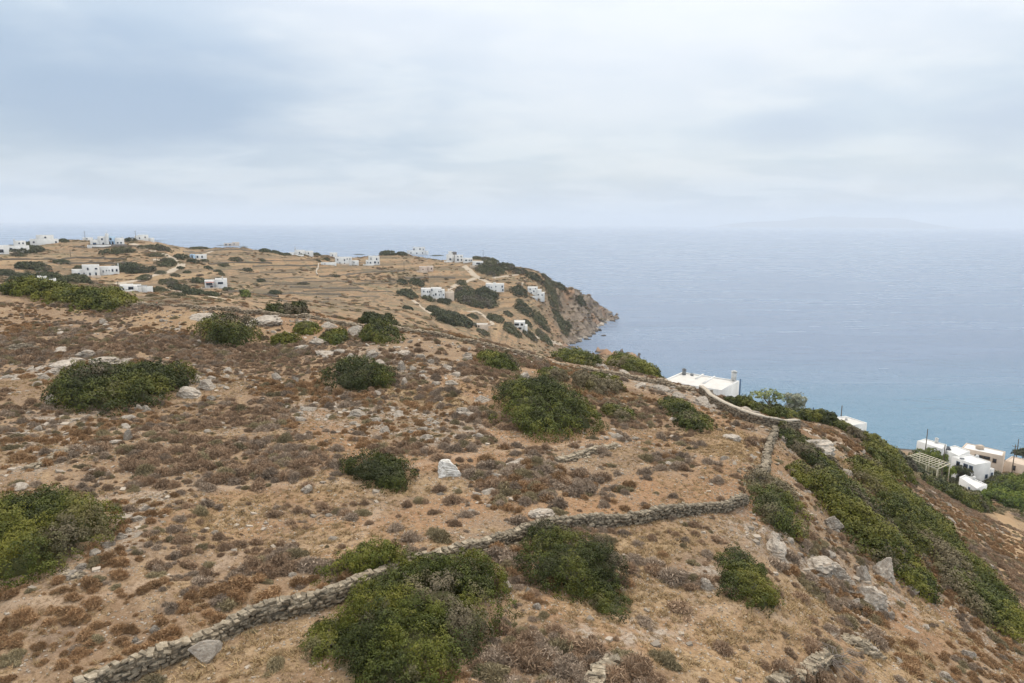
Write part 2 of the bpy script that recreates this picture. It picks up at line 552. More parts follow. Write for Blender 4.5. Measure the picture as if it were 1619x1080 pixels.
farc = g.mix(g.ramp(n_b, 0.44, 0.36, 0.0, 0.6), farc, (0.36, 0.25, 0.14))
soil = g.mix(g.attr('far'), soil, farc)
# bare rock where it is steep near the sea, dark wet band at the waterline
rockc = g.mix(g.ramp(n_f2, 0.40, 0.62), (0.105, 0.085, 0.068), (0.265, 0.215, 0.172))
rockc = g.mix(g.ramp(g.noise(pos, 0.03, 2), 0.5, 0.6), rockc, (0.33, 0.20, 0.125))
soil = g.mix(g.attr('cliff'), soil, rockc)
zz = g.n('ShaderNodeSeparateXYZ')
g.t.links.new(pos, zz.inputs[0])
wet = g.ramp(g.math('ADD', zz.outputs[2], g.math('MULTIPLY', n_f2, 2.0)), 1.2, 2.6, 1.0, 0.0)
soil = g.mix(wet, soil, (0.055, 0.05, 0.045))
g.bump(g.math('ADD', g.math('MULTIPLY', n_fin, 0.6), g.math('MULTIPLY', n_grit, 0.25)), 0.8, 0.16)
M_GROUND = g.out(soil, 0.95)

idx = np.arange(NR * NT).reshape(NR, NT)
F = np.stack([idx[:-1, :-1], idx[:-1, 1:], idx[1:, 1:], idx[1:, :-1]], -1).reshape(-1, 4)[:, ::-1]
me = mesh_from('hillside_ground', np.stack([GX, GY, GZ], -1).reshape(-1, 3), F, M_GROUND, True)
fattr(me, 'bare', Z_BARE.ravel())
fattr(me, 'path', Z_PATH.ravel())
fattr(me, 'straw', Z_STRAW.ravel())
fattr(me, 'pale', Z_PALE.ravel())
fattr(me, 'far', sstep(RAD, 140, 230).ravel())
fattr(me, 'cliff', np.clip(cliff * 1.0 + sstep(4 - GZ, 0, 3) * far, 0, 1).ravel())
link('ground', me, kind='structure', label='dry rocky hillside and headland of brown soil and stones')

# ------------------------------------------------------------------ sea
s = NT_('open_sea')
pos = s.coord('Position')
w1 = s.noise(s.coord('Position', (0.13, 0.20, 0.1)), 1.0, 5, 0.65, 0.3)
w2 = s.noise(s.coord('Position', (0.6, 0.8, 0.4)), 1.0, 4, 0.6, 0.2)
w3 = s.noise(s.coord('Position', (0.004, 0.016, 0.01)), 1.0, 4, 0.6)
s.bump(s.math('ADD', s.math('MULTIPLY', w1, 1.0), s.math('MULTIPLY', w2, 0.45)), 0.9, 2.6)
sea = s.mix(s.ramp(w3, 0.35, 0.65), (0.140, 0.205, 0.318), (0.166, 0.235, 0.348))
shal = s.n('ShaderNodeSeparateXYZ')
s.t.links.new(pos, shal.inputs[0])
sea = s.mix(s.math('MULTIPLY', s.ramp(s.math('ADD', shal.outputs[1], s.math('MULTIPLY', w3, 160.0)), 520.0, 330.0), 0.75), sea, (0.100, 0.232, 0.330))
s.bsdf.inputs['IOR'].default_value = 1.333
s.bsdf.inputs['Specular IOR Level'].default_value = 0.5
M_SEA = s.out(sea, s.ramp(w3, 0.3, 0.7, 0.16, 0.30))
ring = [0, 60, 200, 500, 1000, 2500, 6000, 14000, 28000, 42000]
SV, SF = [], []
NA = 96
for r_ in ring:
    for k in range(NA):
        a = 2 * math.pi * k / NA
        SV.append((r_ * math.sin(a), r_ * math.cos(a), 0.0))
for i in range(len(ring) - 1):
    for k in range(NA):
        a, b = i * NA + k, i * NA + (k + 1) % NA
        SF.append((a, a + NA, b + NA, b))
link('sea', mesh_from('sea', SV, SF[NA:] + [(0, NA + k, NA + (k + 1) % NA, NA + (k + 1) % NA) for k in range(0)], M_SEA), kind='structure', label='calm blue grey sea reaching to the hazy horizon')

# ------------------------------------------------------------------ evergreen shrubs
def leaf_material(name, dark, green, olive, yellow, grey):
    k = NT_(name)
    tone, dead, yel = k.attr('tone'), k.attr('dead'), k.attr('yel')
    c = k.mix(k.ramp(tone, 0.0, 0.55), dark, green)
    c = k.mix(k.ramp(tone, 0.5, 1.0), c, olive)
    c = k.mix(yel, c, yellow)
    c = k.mix(dead, c, grey)
    rv = k.ramp(k.rnd(), 0, 1, 0.82, 1.15)
    h = k.n('ShaderNodeHueSaturation')
    k.put(h.inputs['Value'], rv)
    k.put(h.inputs['Color'], c)
    k.bsdf.inputs['Specular IOR Level'].default_value = 0.25
    return k.out(h.outputs[0], 0.65)


M_LEAF = leaf_material('lentisk_leaves', (0.028, 0.037, 0.005), (0.072, 0.089, 0.011), (0.140, 0.138, 0.022), (0.190, 0.175, 0.014), (0.165, 0.130, 0.084))
M_PINE = leaf_material('pine_needles', (0.036, 0.058, 0.009), (0.105, 0.150, 0.018), (0.185, 0.220, 0.028), (0.16, 0.18, 0.03), (0.12, 0.11, 0.06))
M_FARLEAF = leaf_material('distant_shrub_leaves', (0.038, 0.048, 0.020), (0.072, 0.084, 0.034), (0.118, 0.112, 0.054), (0.115, 0.11, 0.04), (0.125, 0.105, 0.08))
M_PALELEAF = leaf_material('tamarisk_leaves', (0.11, 0.14, 0.055), (0.24, 0.28, 0.10), (0.33, 0.36, 0.15), (0.36, 0.37, 0.13), (0.30, 0.30, 0.23))
kk = NT_('weathered_bark')
M_BARK = kk.out(kk.mix(kk.noise(kk.coord('Object'), 6, 4), (0.085, 0.065, 0.048), (0.20, 0.165, 0.13)), 0.9)


def leaves(centers, normals, rc, leaf, n, tone, dead, yel, rng, flat=0.5):
    """a ball of small leaf faces round each clump centre"""
    C = len(centers)
    d = rng.normal(size=(C, n, 3)) + normals[:, None] * 1.1
    d /= np.linalg.norm(d, axis=-1, keepdims=True)
    p = centers[:, None] + d * (rc[:, None, None] * rng.uniform(0.62, 1.0, (C, n, 1)))
    nn = d * 0.8 + normals[:, None] * 0.5 + rng.normal(size=(C, n, 3)) * flat
    nn /= np.linalg.norm(nn, axis=-1, keepdims=True)
    t = np.cross(nn, rng.normal(size=(C, n, 3)))
    t /= np.linalg.norm(t, axis=-1, keepdims=True) + 1e-9
    b = np.cross(nn, t)
    L = (leaf * rng.uniform(0.6, 1.25, (C, n, 1)))
    v = np.stack([p - t * L * 0.5, p - b * L * 0.27 + nn * L * 0.06, p + t * L * 0.5, p + b * L * 0.27 + nn * L * 0.06], 2).reshape(-1, 3)
    f = np.arange(C * n * 4).reshape(-1, 4)
    rep = lambda a: np.repeat(np.clip(a[:, None] + rng.normal(size=(C, n)) * 0.05, 0, 1).ravel(), 4)
    return v, f, rep(tone), rep(dead), rep(yel)


def dome_grid(nu, nv):
    u = np.linspace(0, 2 * math.pi, nu, endpoint=False)
    w = np.linspace(0.0, 1.0, nv)
    ph = w * math.pi / 2 * 1.12 - 0.19
    D = np.stack([np.cos(ph)[:, None] * np.cos(u)[None], np.cos(ph)[:, None] * np.sin(u)[None], np.sin(ph)[:, None] + 0 * u[None]], -1).reshape(-1, 3)
    i = np.arange(nu * nv).reshape(nv, nu)
    j = np.roll(i, -1, 1)
    f = np.stack([i[:-1], j[:-1], j[1:], i[1:]], -1).reshape(-1, 4)
    return D, f


def build_crown(name, lobes, origin, leaf, seed, mat, dead=0.15, yel=0.0, tone=0.5, follow=True, dens=1.0, core=0.55):
    """lobes: (x, y, rx, ry, h, rot, z) in world metres; the leaf shell follows the ground"""
    rng = np.random.default_rng(seed)
    V, Fc, T, De, Ye = [], [], [], [], []
    base = 0
    rcl = min(leaf * 3.1, 0.32 * min(min(l[2], l[3], l[4]) for l in lobes[:1]) + 0.05)
    leaf = min(leaf, rcl / 1.8)
    lobes = [(l[0], l[1], max(l[2] - rcl * 0.8, l[2] * 0.55), max(l[3] - rcl * 0.8, l[3] * 0.55), max(l[4] - rcl * 0.6, l[4] * 0.55), l[5], l[6]) for l in lobes]
    for li, (x, y, rx, ry, h, rot, zoff) in enumerate(lobes):
        ca, sa = math.cos(rot), math.sin(rot)
        area = 2 * math.pi * (((rx * ry) ** 1.6 + (rx * h) ** 1.6 + (ry * h) ** 1.6) / 3) ** (1 / 1.6)
        n = int(max(16, dens * area / (rcl * rcl * 1.05)))
        z = np.where(rng.random(n) < 0.5, rng.uniform(-0.12, 1, n), np.sqrt(rng.random(n)))
        a = rng.uniform(0, 2 * math.pi, n)
        s_ = np.sqrt(np.clip(1 - z * z, 0, 1))
        D = np.stack([s_ * np.cos(a), s_ * np.sin(a), z], -1)
        Dc, fc = dome_grid(22, 9)

        def place(D, k):
            lump = 0.80 + 0.38 * fbm(D[:, 0] * 2.1 + li * 7 + seed, D[:, 1] * 2.1 + D[:, 2] * 1.7, 3, seed % 97)
            lx, ly, lz = D[:, 0] * rx * lump * k, D[:, 1] * ry * lump * k, D[:, 2] * h * lump * k
            wx, wy = x + lx * ca - ly * sa, y + lx * sa + ly * ca
            return np.stack([wx, wy, (height(wx, wy) if follow else 0) + lz + zoff], -1)

        P = place(D, 1.03 - 0.24 * rng.random(n) ** 1.6)
        P += rng.normal(size=P.shape) * rcl * 0.16
        Nn = np.stack([D[:, 0] / rx * ca - D[:, 1] / ry * sa, D[:, 0] / rx * sa + D[:, 1] / ry * ca, D[:, 2] / h], -1)
        Nn /= np.linalg.norm(Nn, axis=-1, keepdims=True)
        keep = np.ones(n, bool)
        for lj, (x2, y2, rx2, ry2, h2, r2, z2) in enumerate(lobes):
            if lj != li:
                c2, s2 = math.cos(-r2), math.sin(-r2)
                dx, dy = P[:, 0] - x2, P[:, 1] - y2
                g_ = height(P[:, 0], P[:, 1]) if follow else 0
                e = ((dx * c2 - dy * s2) / rx2) ** 2 + ((dx * s2 + dy * c2) / ry2) ** 2 + ((P[:, 2] - g_ - z2) / h2) ** 2
                keep &= e > 0.34
        P, Nn = P[keep], Nn[keep]
        if not len(P):
            continue
        m = len(P)
        big = fbm(P[:, 0] / (rcl * 5), P[:, 1] / (rcl * 5), 3, seed % 89 + 3)
        tn = np.clip(tone + (big - 0.5) * 1.6 + rng.normal(size=m) * 0.22, 0, 1)
        dd = np.clip(sstep(fbm(P[:, 0] / (rcl * 6) + 9, P[:, 1] / (rcl * 6), 3, seed % 83 + 5), 0.74 - dead * 0.62, 0.92 - dead * 0.62) * 0.85, 0, 1)
        yy = np.clip(yel + (big - 0.5) * (1.2 if yel > 0 else 0), 0, 1)
        v, f, t_, d_, y_ = leaves(P, Nn, rcl * rng.uniform(0.6, 1.15, m), leaf, 34, tn, dd, yy, rng)
        V.append(v); Fc.append(f + base); T.append(t_); De.append(d_); Ye.append(y_)
        base += len(v)
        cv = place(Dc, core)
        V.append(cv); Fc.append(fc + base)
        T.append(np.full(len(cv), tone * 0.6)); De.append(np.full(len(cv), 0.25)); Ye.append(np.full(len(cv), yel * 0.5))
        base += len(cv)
    me = mesh_from(name, np.concatenate(V) - np.array(origin), np.concatenate(Fc), mat)
    fattr(me, 'tone', np.concatenate(T)); fattr(me, 'dead', np.concatenate(De)); fattr(me, 'yel', np.concatenate(Ye))
    return me


def tube(path, radii, n=6):
    path = np.asarray(path, float)
    V, Fc = [], []
    for i, p in enumerate(path):
        t = path[min(i + 1, len(path) - 1)] - path[max(i - 1, 0)]
        t = t / (np.linalg.norm(t) + 1e-9)
        a = np.cross(t, [0.31, 0.9, 0.2]); a /= np.linalg.norm(a) + 1e-9
        b = np.cross(t, a)
        for k in range(n):
            w = 2 * math.pi * k / n
            V.append(p + (a * math.cos(w) + b * math.sin(w)) * radii[i])
    for i in range(len(path) - 1):
        for k in range(n):
            Fc.append((i * n + k, i * n + (k + 1) % n, (i + 1) * n + (k + 1) % n, (i + 1) * n + k))
    return np.array(V), np.array(Fc)


def join(parts):
    V, Fc, b = [], [], 0
    for v, f in parts:
        V.append(v); Fc.append(np.asarray(f) + b); b += len(v)
    return np.concatenate(V), np.concatenate(Fc)


def normal_at(x, y, e):
    gx = (height(x + e, y) - height(x - e, y)) / (2 * e)
    gy = (height(x, y + e) - height(x, y - e)) / (2 * e)
    n = np.array([-gx, -gy, 1.0])
    return n / np.linalg.norm(n)


def lobe_from(x0, y0, x1, y1, hk=0.26, Y=None):
    """real size of a shrub from its photo extent: front edge on the ground, then depth and height"""
    xc = (x0 + x1) / 2
    f = ground(xc, y1 - 1.5) if Y is None else ground_at(xc, Y)
    dist = math.sqrt(f.x ** 2 + f.y ** 2 + (CAM_H - f.z) ** 2)
    w = (x1 - x0) * dist / FPX
    d = np.array([f.x, f.y, f.z - CAM_H]) / dist
    n = normal_at(f.x, f.y, max(1.0, w * 0.3))
    sa = max(0.05, abs(float(d @ n)))
    ca = math.sqrt(1 - sa * sa)
    ext = (y1 - y0) * dist / FPX
    h = float(np.clip(hk * w, 0.5, 2.4 if f.y < 150 else 3.5))
    h = min(h, ext / ca * 0.85)
    # ext = D/2 sa + sqrt((D/2 sa)^2 + (h ca)^2)
    half = (ext * ext - (h * ca) ** 2) / (2 * ext * sa)
    half = float(np.clip(half, w * 0.22, w * 0.9))
    dirx, diry = f.x / math.hypot(f.x, f.y), f.y / math.hypot(f.x, f.y)
    rot = math.atan2(diry, dirx) - math.pi / 2
    return (f.x + dirx * half, f.y + diry * half, w / 2 * 1.06, half * 1.08, h * 1.05, rot, 0.0), dist


ORD = ['first', 'second', 'third', 'fourth', 'fifth', 'sixth', 'seventh', 'eighth', 'ninth', 'tenth', 'eleventh', 'twelfth', 'thirteenth', 'fourteenth', 'fifteenth', 'sixteenth']


def single_out(made):
    """things alike in look and place are told apart by their order across the view"""
    by = {}
    for x_, o_ in made:
        by.setdefault(o_['label'], []).append((float(x_), o_))
    for lab, L in by.items():
        if len(L) < 2:
            continue
        L.sort(key=lambda q: q[0])
        for i, (_, o_) in enumerate(L):
            if len(L) == 2:
                w_ = ('left', 'right')[i] + ' of two'
            elif len(L) == 3:
                w_ = ('left', 'middle', 'right')[i] + ' of three'
            else:
                w_ = 'leftmost' if i == 0 else ('rightmost' if i == len(L) - 1 else (ORD[i] if i < 16 else f'{i + 1}th') + ' from left')
            o_['label'] = f'{lab}, {w_}'


shrub_n = 0


def shrub(boxes, label, dead=0.15, yel=0.0, tone=0.5, hk=0.26, group='evergreen shrubs on the near hill', name='evergreen_shrub', mat=None, Y=None, cat='shrub', dens=1.0):
    global shrub_n
    shrub_n += 1
    lobes, dist = [], 0
    for b in boxes:
        if Y is None and 1240 < b[0] < 1560 and b[3] > 720:
            e_ = (b[2] - b[0]) * .08
            b = (b[0] - e_, b[1] - 3, b[2] + e_, b[3] + 3)
        l, dist = lobe_from(*b, hk=hk, Y=Y)
        lobes.append(l)
        # break each mass into a few uneven crowns
        rng = np.random.default_rng(shrub_n * 13 + len(lobes))
        if (b[2] - b[0]) > 34:
            for q_ in range(3 if (b[2] - b[0]) < 80 else 6):
                a, s_ = rng.uniform(0, 6.28), rng.uniform(0.35, 0.66)
                dx, dy = math.cos(a) * l[2] * s_, math.sin(a) * l[3] * s_
                c, s2 = math.cos(l[5]), math.sin(l[5])
                k = rng.uniform(0.36, 0.52)
                lobes.append((l[0] + dx * c - dy * s2, l[1] + dx * s2 + dy * c, l[2] * k, l[3] * k, l[4] * rng.uniform(0.85, 1.16), l[5] + rng.uniform(-.5, .5), 0.0))
    o = Vector((lobes[0][0], lobes[0][1], float(height(lobes[0][0], lobes[0][1]))))
    leaf = max(0.085, dist * (0.0029 if dist < 160 else 0.0026))
    root = empty(name, o, 0, label, cat, group)
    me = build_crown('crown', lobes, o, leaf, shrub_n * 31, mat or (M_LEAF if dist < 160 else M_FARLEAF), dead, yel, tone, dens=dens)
    link('crown', me, root)
    if dist < 150:
        # stems under the leaves
        rng = np.random.default_rng(shrub_n)
        P = []
        for l in lobes[:4]:
            for q_ in range(4):
                a = rng.uniform(0, 6.28)
                ex, ey = l[0] + math.cos(a) * l[2] * 0.6, l[1] + math.sin(a) * l[3] * 0.6
                z0 = float(height(l[0], l[1]))
                P.append(tube([(l[0] - o.x, l[1] - o.y, z0 - 0.1 - o.z), ((l[0] + ex) / 2 - o.x, (l[1] + ey) / 2 - o.y, z0 + l[4] * 0.35 - o.z), (ex - o.x, ey - o.y, float(height(ex, ey)) + l[4] * 0.7 - o.z)], (0.09, 0.06, 0.02), 5))
        v, f = join(P)
        link('stems', mesh_from('stems', v, f, M_BARK, True), root, kind='stuff')
    return root


NEAR = [  # boxes, label, dead, yellow, tone
    ([(28, 450, 130, 478), (95, 453, 208, 495)], 'long low olive green shrub on the crest at the far left of the hill', .1, .22, .6),
    ([(93, 572, 228, 658), (150, 570, 270, 645), (195, 572, 304, 628)], 'broad dark green shrub among pale boulders on the left slope', .16, .02, .3),
    ([(-60, 785, 165, 920), (-40, 800, 120, 905)], 'wide yellowish green shrub cut off by the left edge of the view', .1, .22, .62),
    ([(310, 505, 410, 552)], 'rounded green shrub with grey centre below the crest, left of the rock slabs', .3, .04, .5),
    ([(500, 566, 628, 625)], 'dense dark green shrub in the middle of the rocky upper slope', .12, 0, .15),
    ([(540, 712, 630, 770), (580, 725, 662, 781)], 'dark olive shrub alone on bare soil left of the white boulder', .3, 0, .25),
    ([(510, 868, 675, 926)], 'green shrub just above the dry stone wall, behind the largest thicket', .06, .12, .62),
    ([(535, 905, 805, 1030), (545, 960, 775, 1105), (590, 885, 800, 960), (560, 1010, 720, 1120)], 'largest dark green thicket growing against the foreground dry stone wall', .24, .02, .3),
    ([(478, 988, 562, 1056)], 'small round green shrub at the left foot of the largest thicket', .1, .06, .5),
    ([(805, 838, 985, 950), (935, 915, 1000, 985), (905, 870, 985, 965)], 'deep green thicket below the dry stone wall with a trailing right end', .24, .03, .36),
    ([(1128, 868, 1205, 925), (1140, 885, 1230, 967)], 'teardrop shaped green shrub alone on the lower right slope', .08, .1, .5),
    ([(764, 603, 946, 698), (790, 615, 900, 690)], 'large domed green shrub in the middle of the hill', .1, .02, .42),
    ([(845, 580, 905, 604), (905, 590, 985, 626), (948, 622, 1008, 670)], 'olive brown shrub thicket directly behind the large domed shrub', .5, .16, .6),
    ([(748, 552, 820, 588)], 'bright green rounded shrub near the crest wall', .05, .04, .45),
    ([(1037, 624, 1100, 660), (1065, 635, 1132, 687)], 'dark green shrub below the rocks near the white capped wall', .2, .04, .4),
    ([(1170, 752, 1278, 840)], 'grey green domed shrub at the corner of the stone walls', .55, .04, .5),
    ([(1226, 682, 1280, 715), (1262, 698, 1320, 742)], 'brownish dark shrub strip below the rock ledge right of the wall corner', .5, .0, .3),
    ([(1248, 728, 1300, 772)], 'small olive shrub between the domed shrub and the big slope thicket', .2, .12, .6),
    ([(1275, 745, 1385, 830), (1300, 770, 1410, 862), (1325, 800, 1430, 890), (1300, 740, 1350, 775)], 'big grey green thicket spreading down the right slope', .35, .05, .55),
    ([(1405, 862, 1472, 938)], 'dark green shrub beside the pinkish boulders on the right slope', .08, .04, .35),
    ([(1395, 790, 1490, 865), (1430, 820, 1520, 905), (1470, 850, 1560, 930), (1515, 872, 1585, 955)], 'long olive thicket turning yellow green at its lower end', .3, .22, .7),
    ([(1505, 925, 1590, 980), (1540, 940, 1612, 1000)], 'lowest olive green shrub on the right slope', .2, .16, .65),
    ([(1345, 722, 1430, 785), (1380, 745, 1465, 805), (1410, 760, 1500, 842)], 'long olive to yellow green thicket above the scree slope', .15, .26, .68),
    ([(1368, 698, 1435, 748)], 'feathery olive shrub below the terrace garden of the seaside houses', .3, .1, .6),
    ([(566, 487, 632, 518)], 'tall dark olive shrub standing on the crest', .12, .08, .4),
    ([(565, 510, 640, 547)], 'low green shrub in front of the tall crest shrub', .12, .1, .6),
    ([(465, 510, 508, 532)], 'small olive shrub between pale slabs near the crest', .3, .16, .6),
    ([(506, 518, 552, 547)], 'brownish olive shrub beside a pale boulder near the crest', .4, .05, .4),
    ([(426, 527, 476, 549)], 'small yellow green shrub below the large crest slab', .1, .35, .7),
    ([(420, 478, 482, 502)], 'dark brownish shrub at the crest wall', .35, .08, .4),
    ([(868, 550, 955, 578)], 'green shrub strip beyond the crest wall, nearest the bay', .25, .12, .6),
    ([(955, 564, 1050, 592)], 'green shrub strip beyond the crest wall, nearest the white house', .1, .2, .6),
]
print('shrubs')
for bx, lab, de, ye, to in NEAR:
    shrub(bx, lab, de, ye, to)
BEYOND = [  # on the falling ground beyond the crest: boxes, metres ahead, label
    ([(1168, 622, 1218, 650)], 112, 'dark green shrub at the corner of the white house on the crest', .08, .0, .3),
    ([(1182, 640, 1242, 674)], 98, 'dark green shrub beyond the white capped wall', .1, .03, .35),
    ([(1280, 648, 1320, 674)], 128, 'round dark shrub beside the blue pole', .1, 0, .3),
    ([(645, 502, 692, 518)], 150, 'yellow olive shrub just beyond the crest wall', .1, .3, .7),
    ([(690, 507, 722, 521)], 148, 'small dark olive shrub just beyond the crest wall', .2, .05, .4),
    ([(1318, 672, 1350, 694)], 150, 'low dark shrub under the wall of the flat roofed house', .2, .0, .35),
    ([(1352, 672, 1384, 696)], 152, 'olive shrub hiding the right corner of the flat roofed house', .3, .05, .5),
    ([(1345, 675, 1378, 702)], 140, 'grey green shrub in front of the flat roofed white house', .4, .0, .6),
    ([(1372, 668, 1422, 696)], 168, 'green shrub right of the flat roofed white house', .1, .08, .55),
    ([(1428, 684, 1456, 708)], 172, 'brownish shrub by the upper seaside house', .4, .04, .5),
    ([(1436, 704, 1492, 736)], 166, 'bright green hedge shrub behind the pergola', .02, .2, .75),
    ([(1512, 728, 1545, 752)], 178, 'dark shrub beside the grey blue seaside house', .1, 0, .3),
    ([(1215, 650, 1262, 676)], 108, 'olive green shrub under the two trees beyond the capped wall', .15, .1, .6),
    ([(1258, 655, 1292, 680)], 112, 'low green shrub left of the round dark shrub', .1, .1, .6),
    ([(1395, 690, 1440, 720)], 150, 'bright green shrub above the terrace garden', .05, .2, .7),
    ([(1490, 728, 1525, 750)], 172, 'bright green garden shrub below the middle seaside house', .02, .2, .7),
    ([(1555, 735, 1600, 760)], 178, 'green shrub between the seaside houses and the pines', .02, .15, .6),
    ([(1330, 690, 1372, 722)], 120, 'dark shrub at the end of the footpath wall', .2, .02, .35),
    ([(1395, 742, 1440, 775)], 118, 'dark olive shrub under the terrace garden wall', .2, .08, .5),
    ([(1470, 775, 1552, 840)], 112, 'dark bristly shrub strip above the ochre path', .3, .04, .4),
    ([(1505, 768, 1545, 792)], 136, 'dark shrub below the low white hut', .25, .04, .4),
]
for bx, Y, lab, de, ye, to in BEYOND:
    shrub(bx, lab, de, ye, to, group='shrubs round the seaside houses' if bx[0][0] > 1000 else 'evergreen shrubs on the near hill', Y=None if Y is None else Y)

# bushes along the brow where the hill falls away to the sea
def brow(px):
    ys = np.arange(600, 760, 1.5)
    for y_ in ys:
        g_ = ground(px, y_)
        if g_.y < 165 and g_.z > 1:
            return y_
    return 700


BROW = [(1158, 20, 'dark'), (1178, 30, 'green'), (1202, 26, 'green'), (1226, 34, 'dark'), (1250, 24, 'olive'), (1274, 30, 'dark'), (1300, 32, 'dark'), (1330, 24, 'olive'), (1356, 26, 'grey'), (1382, 36, 'green'), (1406, 30, 'olive'), (1430, 26, 'brown'), (1448, 24, 'dark')]
made = []
for px, w_, kd in BROW:
    yb = brow(px)
    made.append((px, shrub([(px - w_ * .7, yb - w_ * .42, px + w_ * .7, yb + 7)], {'dark': 'dark green', 'green': 'fresh green', 'olive': 'olive', 'grey': 'grey green', 'brown': 'brownish'}[kd] + ' bush on the brow of the hill above the sea',
        {'grey': .6, 'brown': .7}.get(kd, .12), .14 if kd == 'green' else .02, {'dark': .25, 'green': .6, 'olive': .7}.get(kd, .5), hk=.34, group='bushes along the brow above the sea')))
single_out(made)

# shrubs on the far slopes and the headland
FAR = [
    (628, 445, 646, 453, 'dark'), (646, 440, 672, 455, 'dark'), (628, 458, 662, 475, 'dark'), (636, 480, 655, 491, 'dark'), (672, 482, 702, 496, 'dark'), (680, 490, 752, 517, 'dark'),
    (716, 458, 760, 478, 'olive'), (745, 456, 790, 482, 'dark'), (715, 470, 790, 489, 'olive'), (738, 494, 758, 506, 'olive'), (768, 490, 800, 512, 'olive'), (795, 487, 812, 503, 'olive'),
    (812, 482, 845, 500, 'dark'), (826, 498, 842, 518, 'dark'), (793, 518, 826, 532, 'olive'), (824, 524, 850, 538, 'olive'), (845, 530, 875, 543, 'olive'), (752, 520, 775, 532, 'olive'),
    (805, 455, 836, 472, 'dark'), (860, 462, 890, 482, 'olive'), (870, 495, 905, 520, 'olive'), (865, 478, 880, 490, 'olive'), (880, 505, 900, 530, 'olive'), (720, 446, 740, 454, 'olive'),
    (815, 475, 830, 482, 'olive'), (908, 475, 930, 488, 'dark'), (855, 450, 870, 458, 'olive'), (700, 470, 715, 480, 'dark'), (665, 468, 690, 478, 'dark'), (690, 472, 712, 482, 'dark'),
    (797, 505, 815, 520, 'olive'), (853, 512, 868, 524, 'olive'), (838, 500, 870, 520, 'olive'),
    (13, 392, 58, 402, 'dark'), (165, 396, 210, 404, 'olive'), (22, 402, 40, 408, 'olive'), (32, 418, 75, 430, 'olive'), (88, 412, 108, 420, 'dark'), (120, 424, 140, 432, 'dark'),
    (180, 420, 222, 432, 'dark'), (205, 425, 245, 434, 'dark'), (250, 411, 278, 424, 'olive'), (235, 402, 262, 408, 'olive'), (225, 390, 268, 397, 'olive'), (276, 404, 298, 413, 'dark'),
    (296, 412, 316, 418, 'dark'), (318, 410, 330, 416, 'olive'), (0, 428, 24, 438, 'dark'), (18, 434, 52, 446, 'dark'), (60, 434, 100, 446, 'dark'), (104, 436, 140, 449, 'olive'),
    (216, 438, 240, 446, 'olive'), (246, 428, 262, 436, 'olive'), (254, 442, 280, 452, 'olive'), (270, 434, 284, 440, 'olive'), (280, 420, 292, 428, 'dark'), (290, 428, 302, 434, 'dark'),
    (302, 440, 330, 450, 'dark'), (338, 426, 350, 432, 'olive'), (346, 418, 362, 424, 'olive'), (322, 422, 336, 428, 'dark'), (362, 408, 384, 416, 'olive'), (384, 426, 400, 432, 'dark'),
    (346, 434, 356, 438, 'olive'), (410, 410, 420, 416, 'olive'), (405, 442, 420, 448, 'dark'), (425, 458, 446, 468, 'dark'), (340, 440, 352, 446, 'olive'), (300, 392, 330, 396, 'olive'),
    (240, 452, 268, 464, 'olive'), (268, 452, 300, 462, 'dark'), (290, 456, 325, 468, 'dark'), (320, 460, 345, 470, 'dark'), (352, 452, 370, 462, 'olive'), (270, 460, 292, 470, 'olive'),
    (500, 408, 508, 416, 'dark'), (512, 407, 522, 414, 'dark'), (446, 398, 460, 406, 'dark'), (492, 399, 508, 406, 'dark'), (470, 400, 484, 406, 'dark'), (410, 394, 428, 401, 'dark'),
    (428, 396, 446, 403, 'dark'), (598, 397, 625, 406, 'dark'), (625, 395, 645, 406, 'dark'), (675, 397, 706, 407, 'dark'), (556, 399, 580, 405, 'olive'), (552, 414, 558, 420, 'dark'),
    (745, 400, 765, 412, 'olive'), (760, 408, 790, 420, 'olive'), (750, 418, 800, 438, 'olive'), (785, 415, 815, 430, 'olive'), (808, 425, 835, 436, 'olive'), (830, 434, 860, 446, 'dark'),
    (855, 443, 880, 456, 'olive'), (870, 450, 898, 462, 'olive'), (340, 384, 356, 390, 'dark'), (376, 386, 392, 392, 'dark'), (196, 378, 214, 384, 'dark'), (240, 377, 262, 383, 'dark'),
    (66, 378, 82, 388, 'green'), (378, 457, 397, 472, 'pine'), (40, 383, 60, 390, 'dark'), (95, 379, 108, 385, 'dark'), (520, 436, 540, 440, 'olive'), (470, 448, 490, 452, 'olive'),
]


def far_place(px, py):
    if py < 400:
        return 'on the skyline of the far hill'
    if px < 250:
        return 'on the terraced far hill at left'
    if px < 480:
        return 'on the far hill among scattered houses'
    if px < 640:
        return 'at the edge of the bare far fields'
    if px < 800:
        return 'on the headland below the white villas'
    return 'on the seaward slope of the headland'


FAR_MADE = []
for x0, y0, x1, y1, kd in FAR:
    w = x1 - x0
    size = 'broad' if w > 30 else ('mid-sized' if w > 17 else 'small')
    colr = {'dark': 'dark green', 'olive': 'olive', 'green': 'pale green', 'pine': 'bright green'}[kd]
    lab = f'{size} {colr} shrub {far_place(x0, y0)}'
    if kd == 'pine':
        lab = 'lone round deep green tree near the house with the red awning'
    elif kd == 'green':
        lab = 'pale green tree in front of the two storey house on the skyline'
    tallish = {'pine': 0.75, 'green': 0.5}.get(kd, 0.24)
    FAR_MADE.append((x0 + x1, shrub([(x0, y0, x1, y1)], lab, .05 if kd != 'olive' else .3, .0, {'dark': .25, 'olive': .7, 'green': .9, 'pine': .45}[kd], hk=tallish,
          group='shrubs on the far hill and headland', mat=M_PINE if kd == 'pine' else None, cat='tree' if kd in ('pine', 'green') else 'shrub', dens=0.8)))
single_out(FAR_MADE)


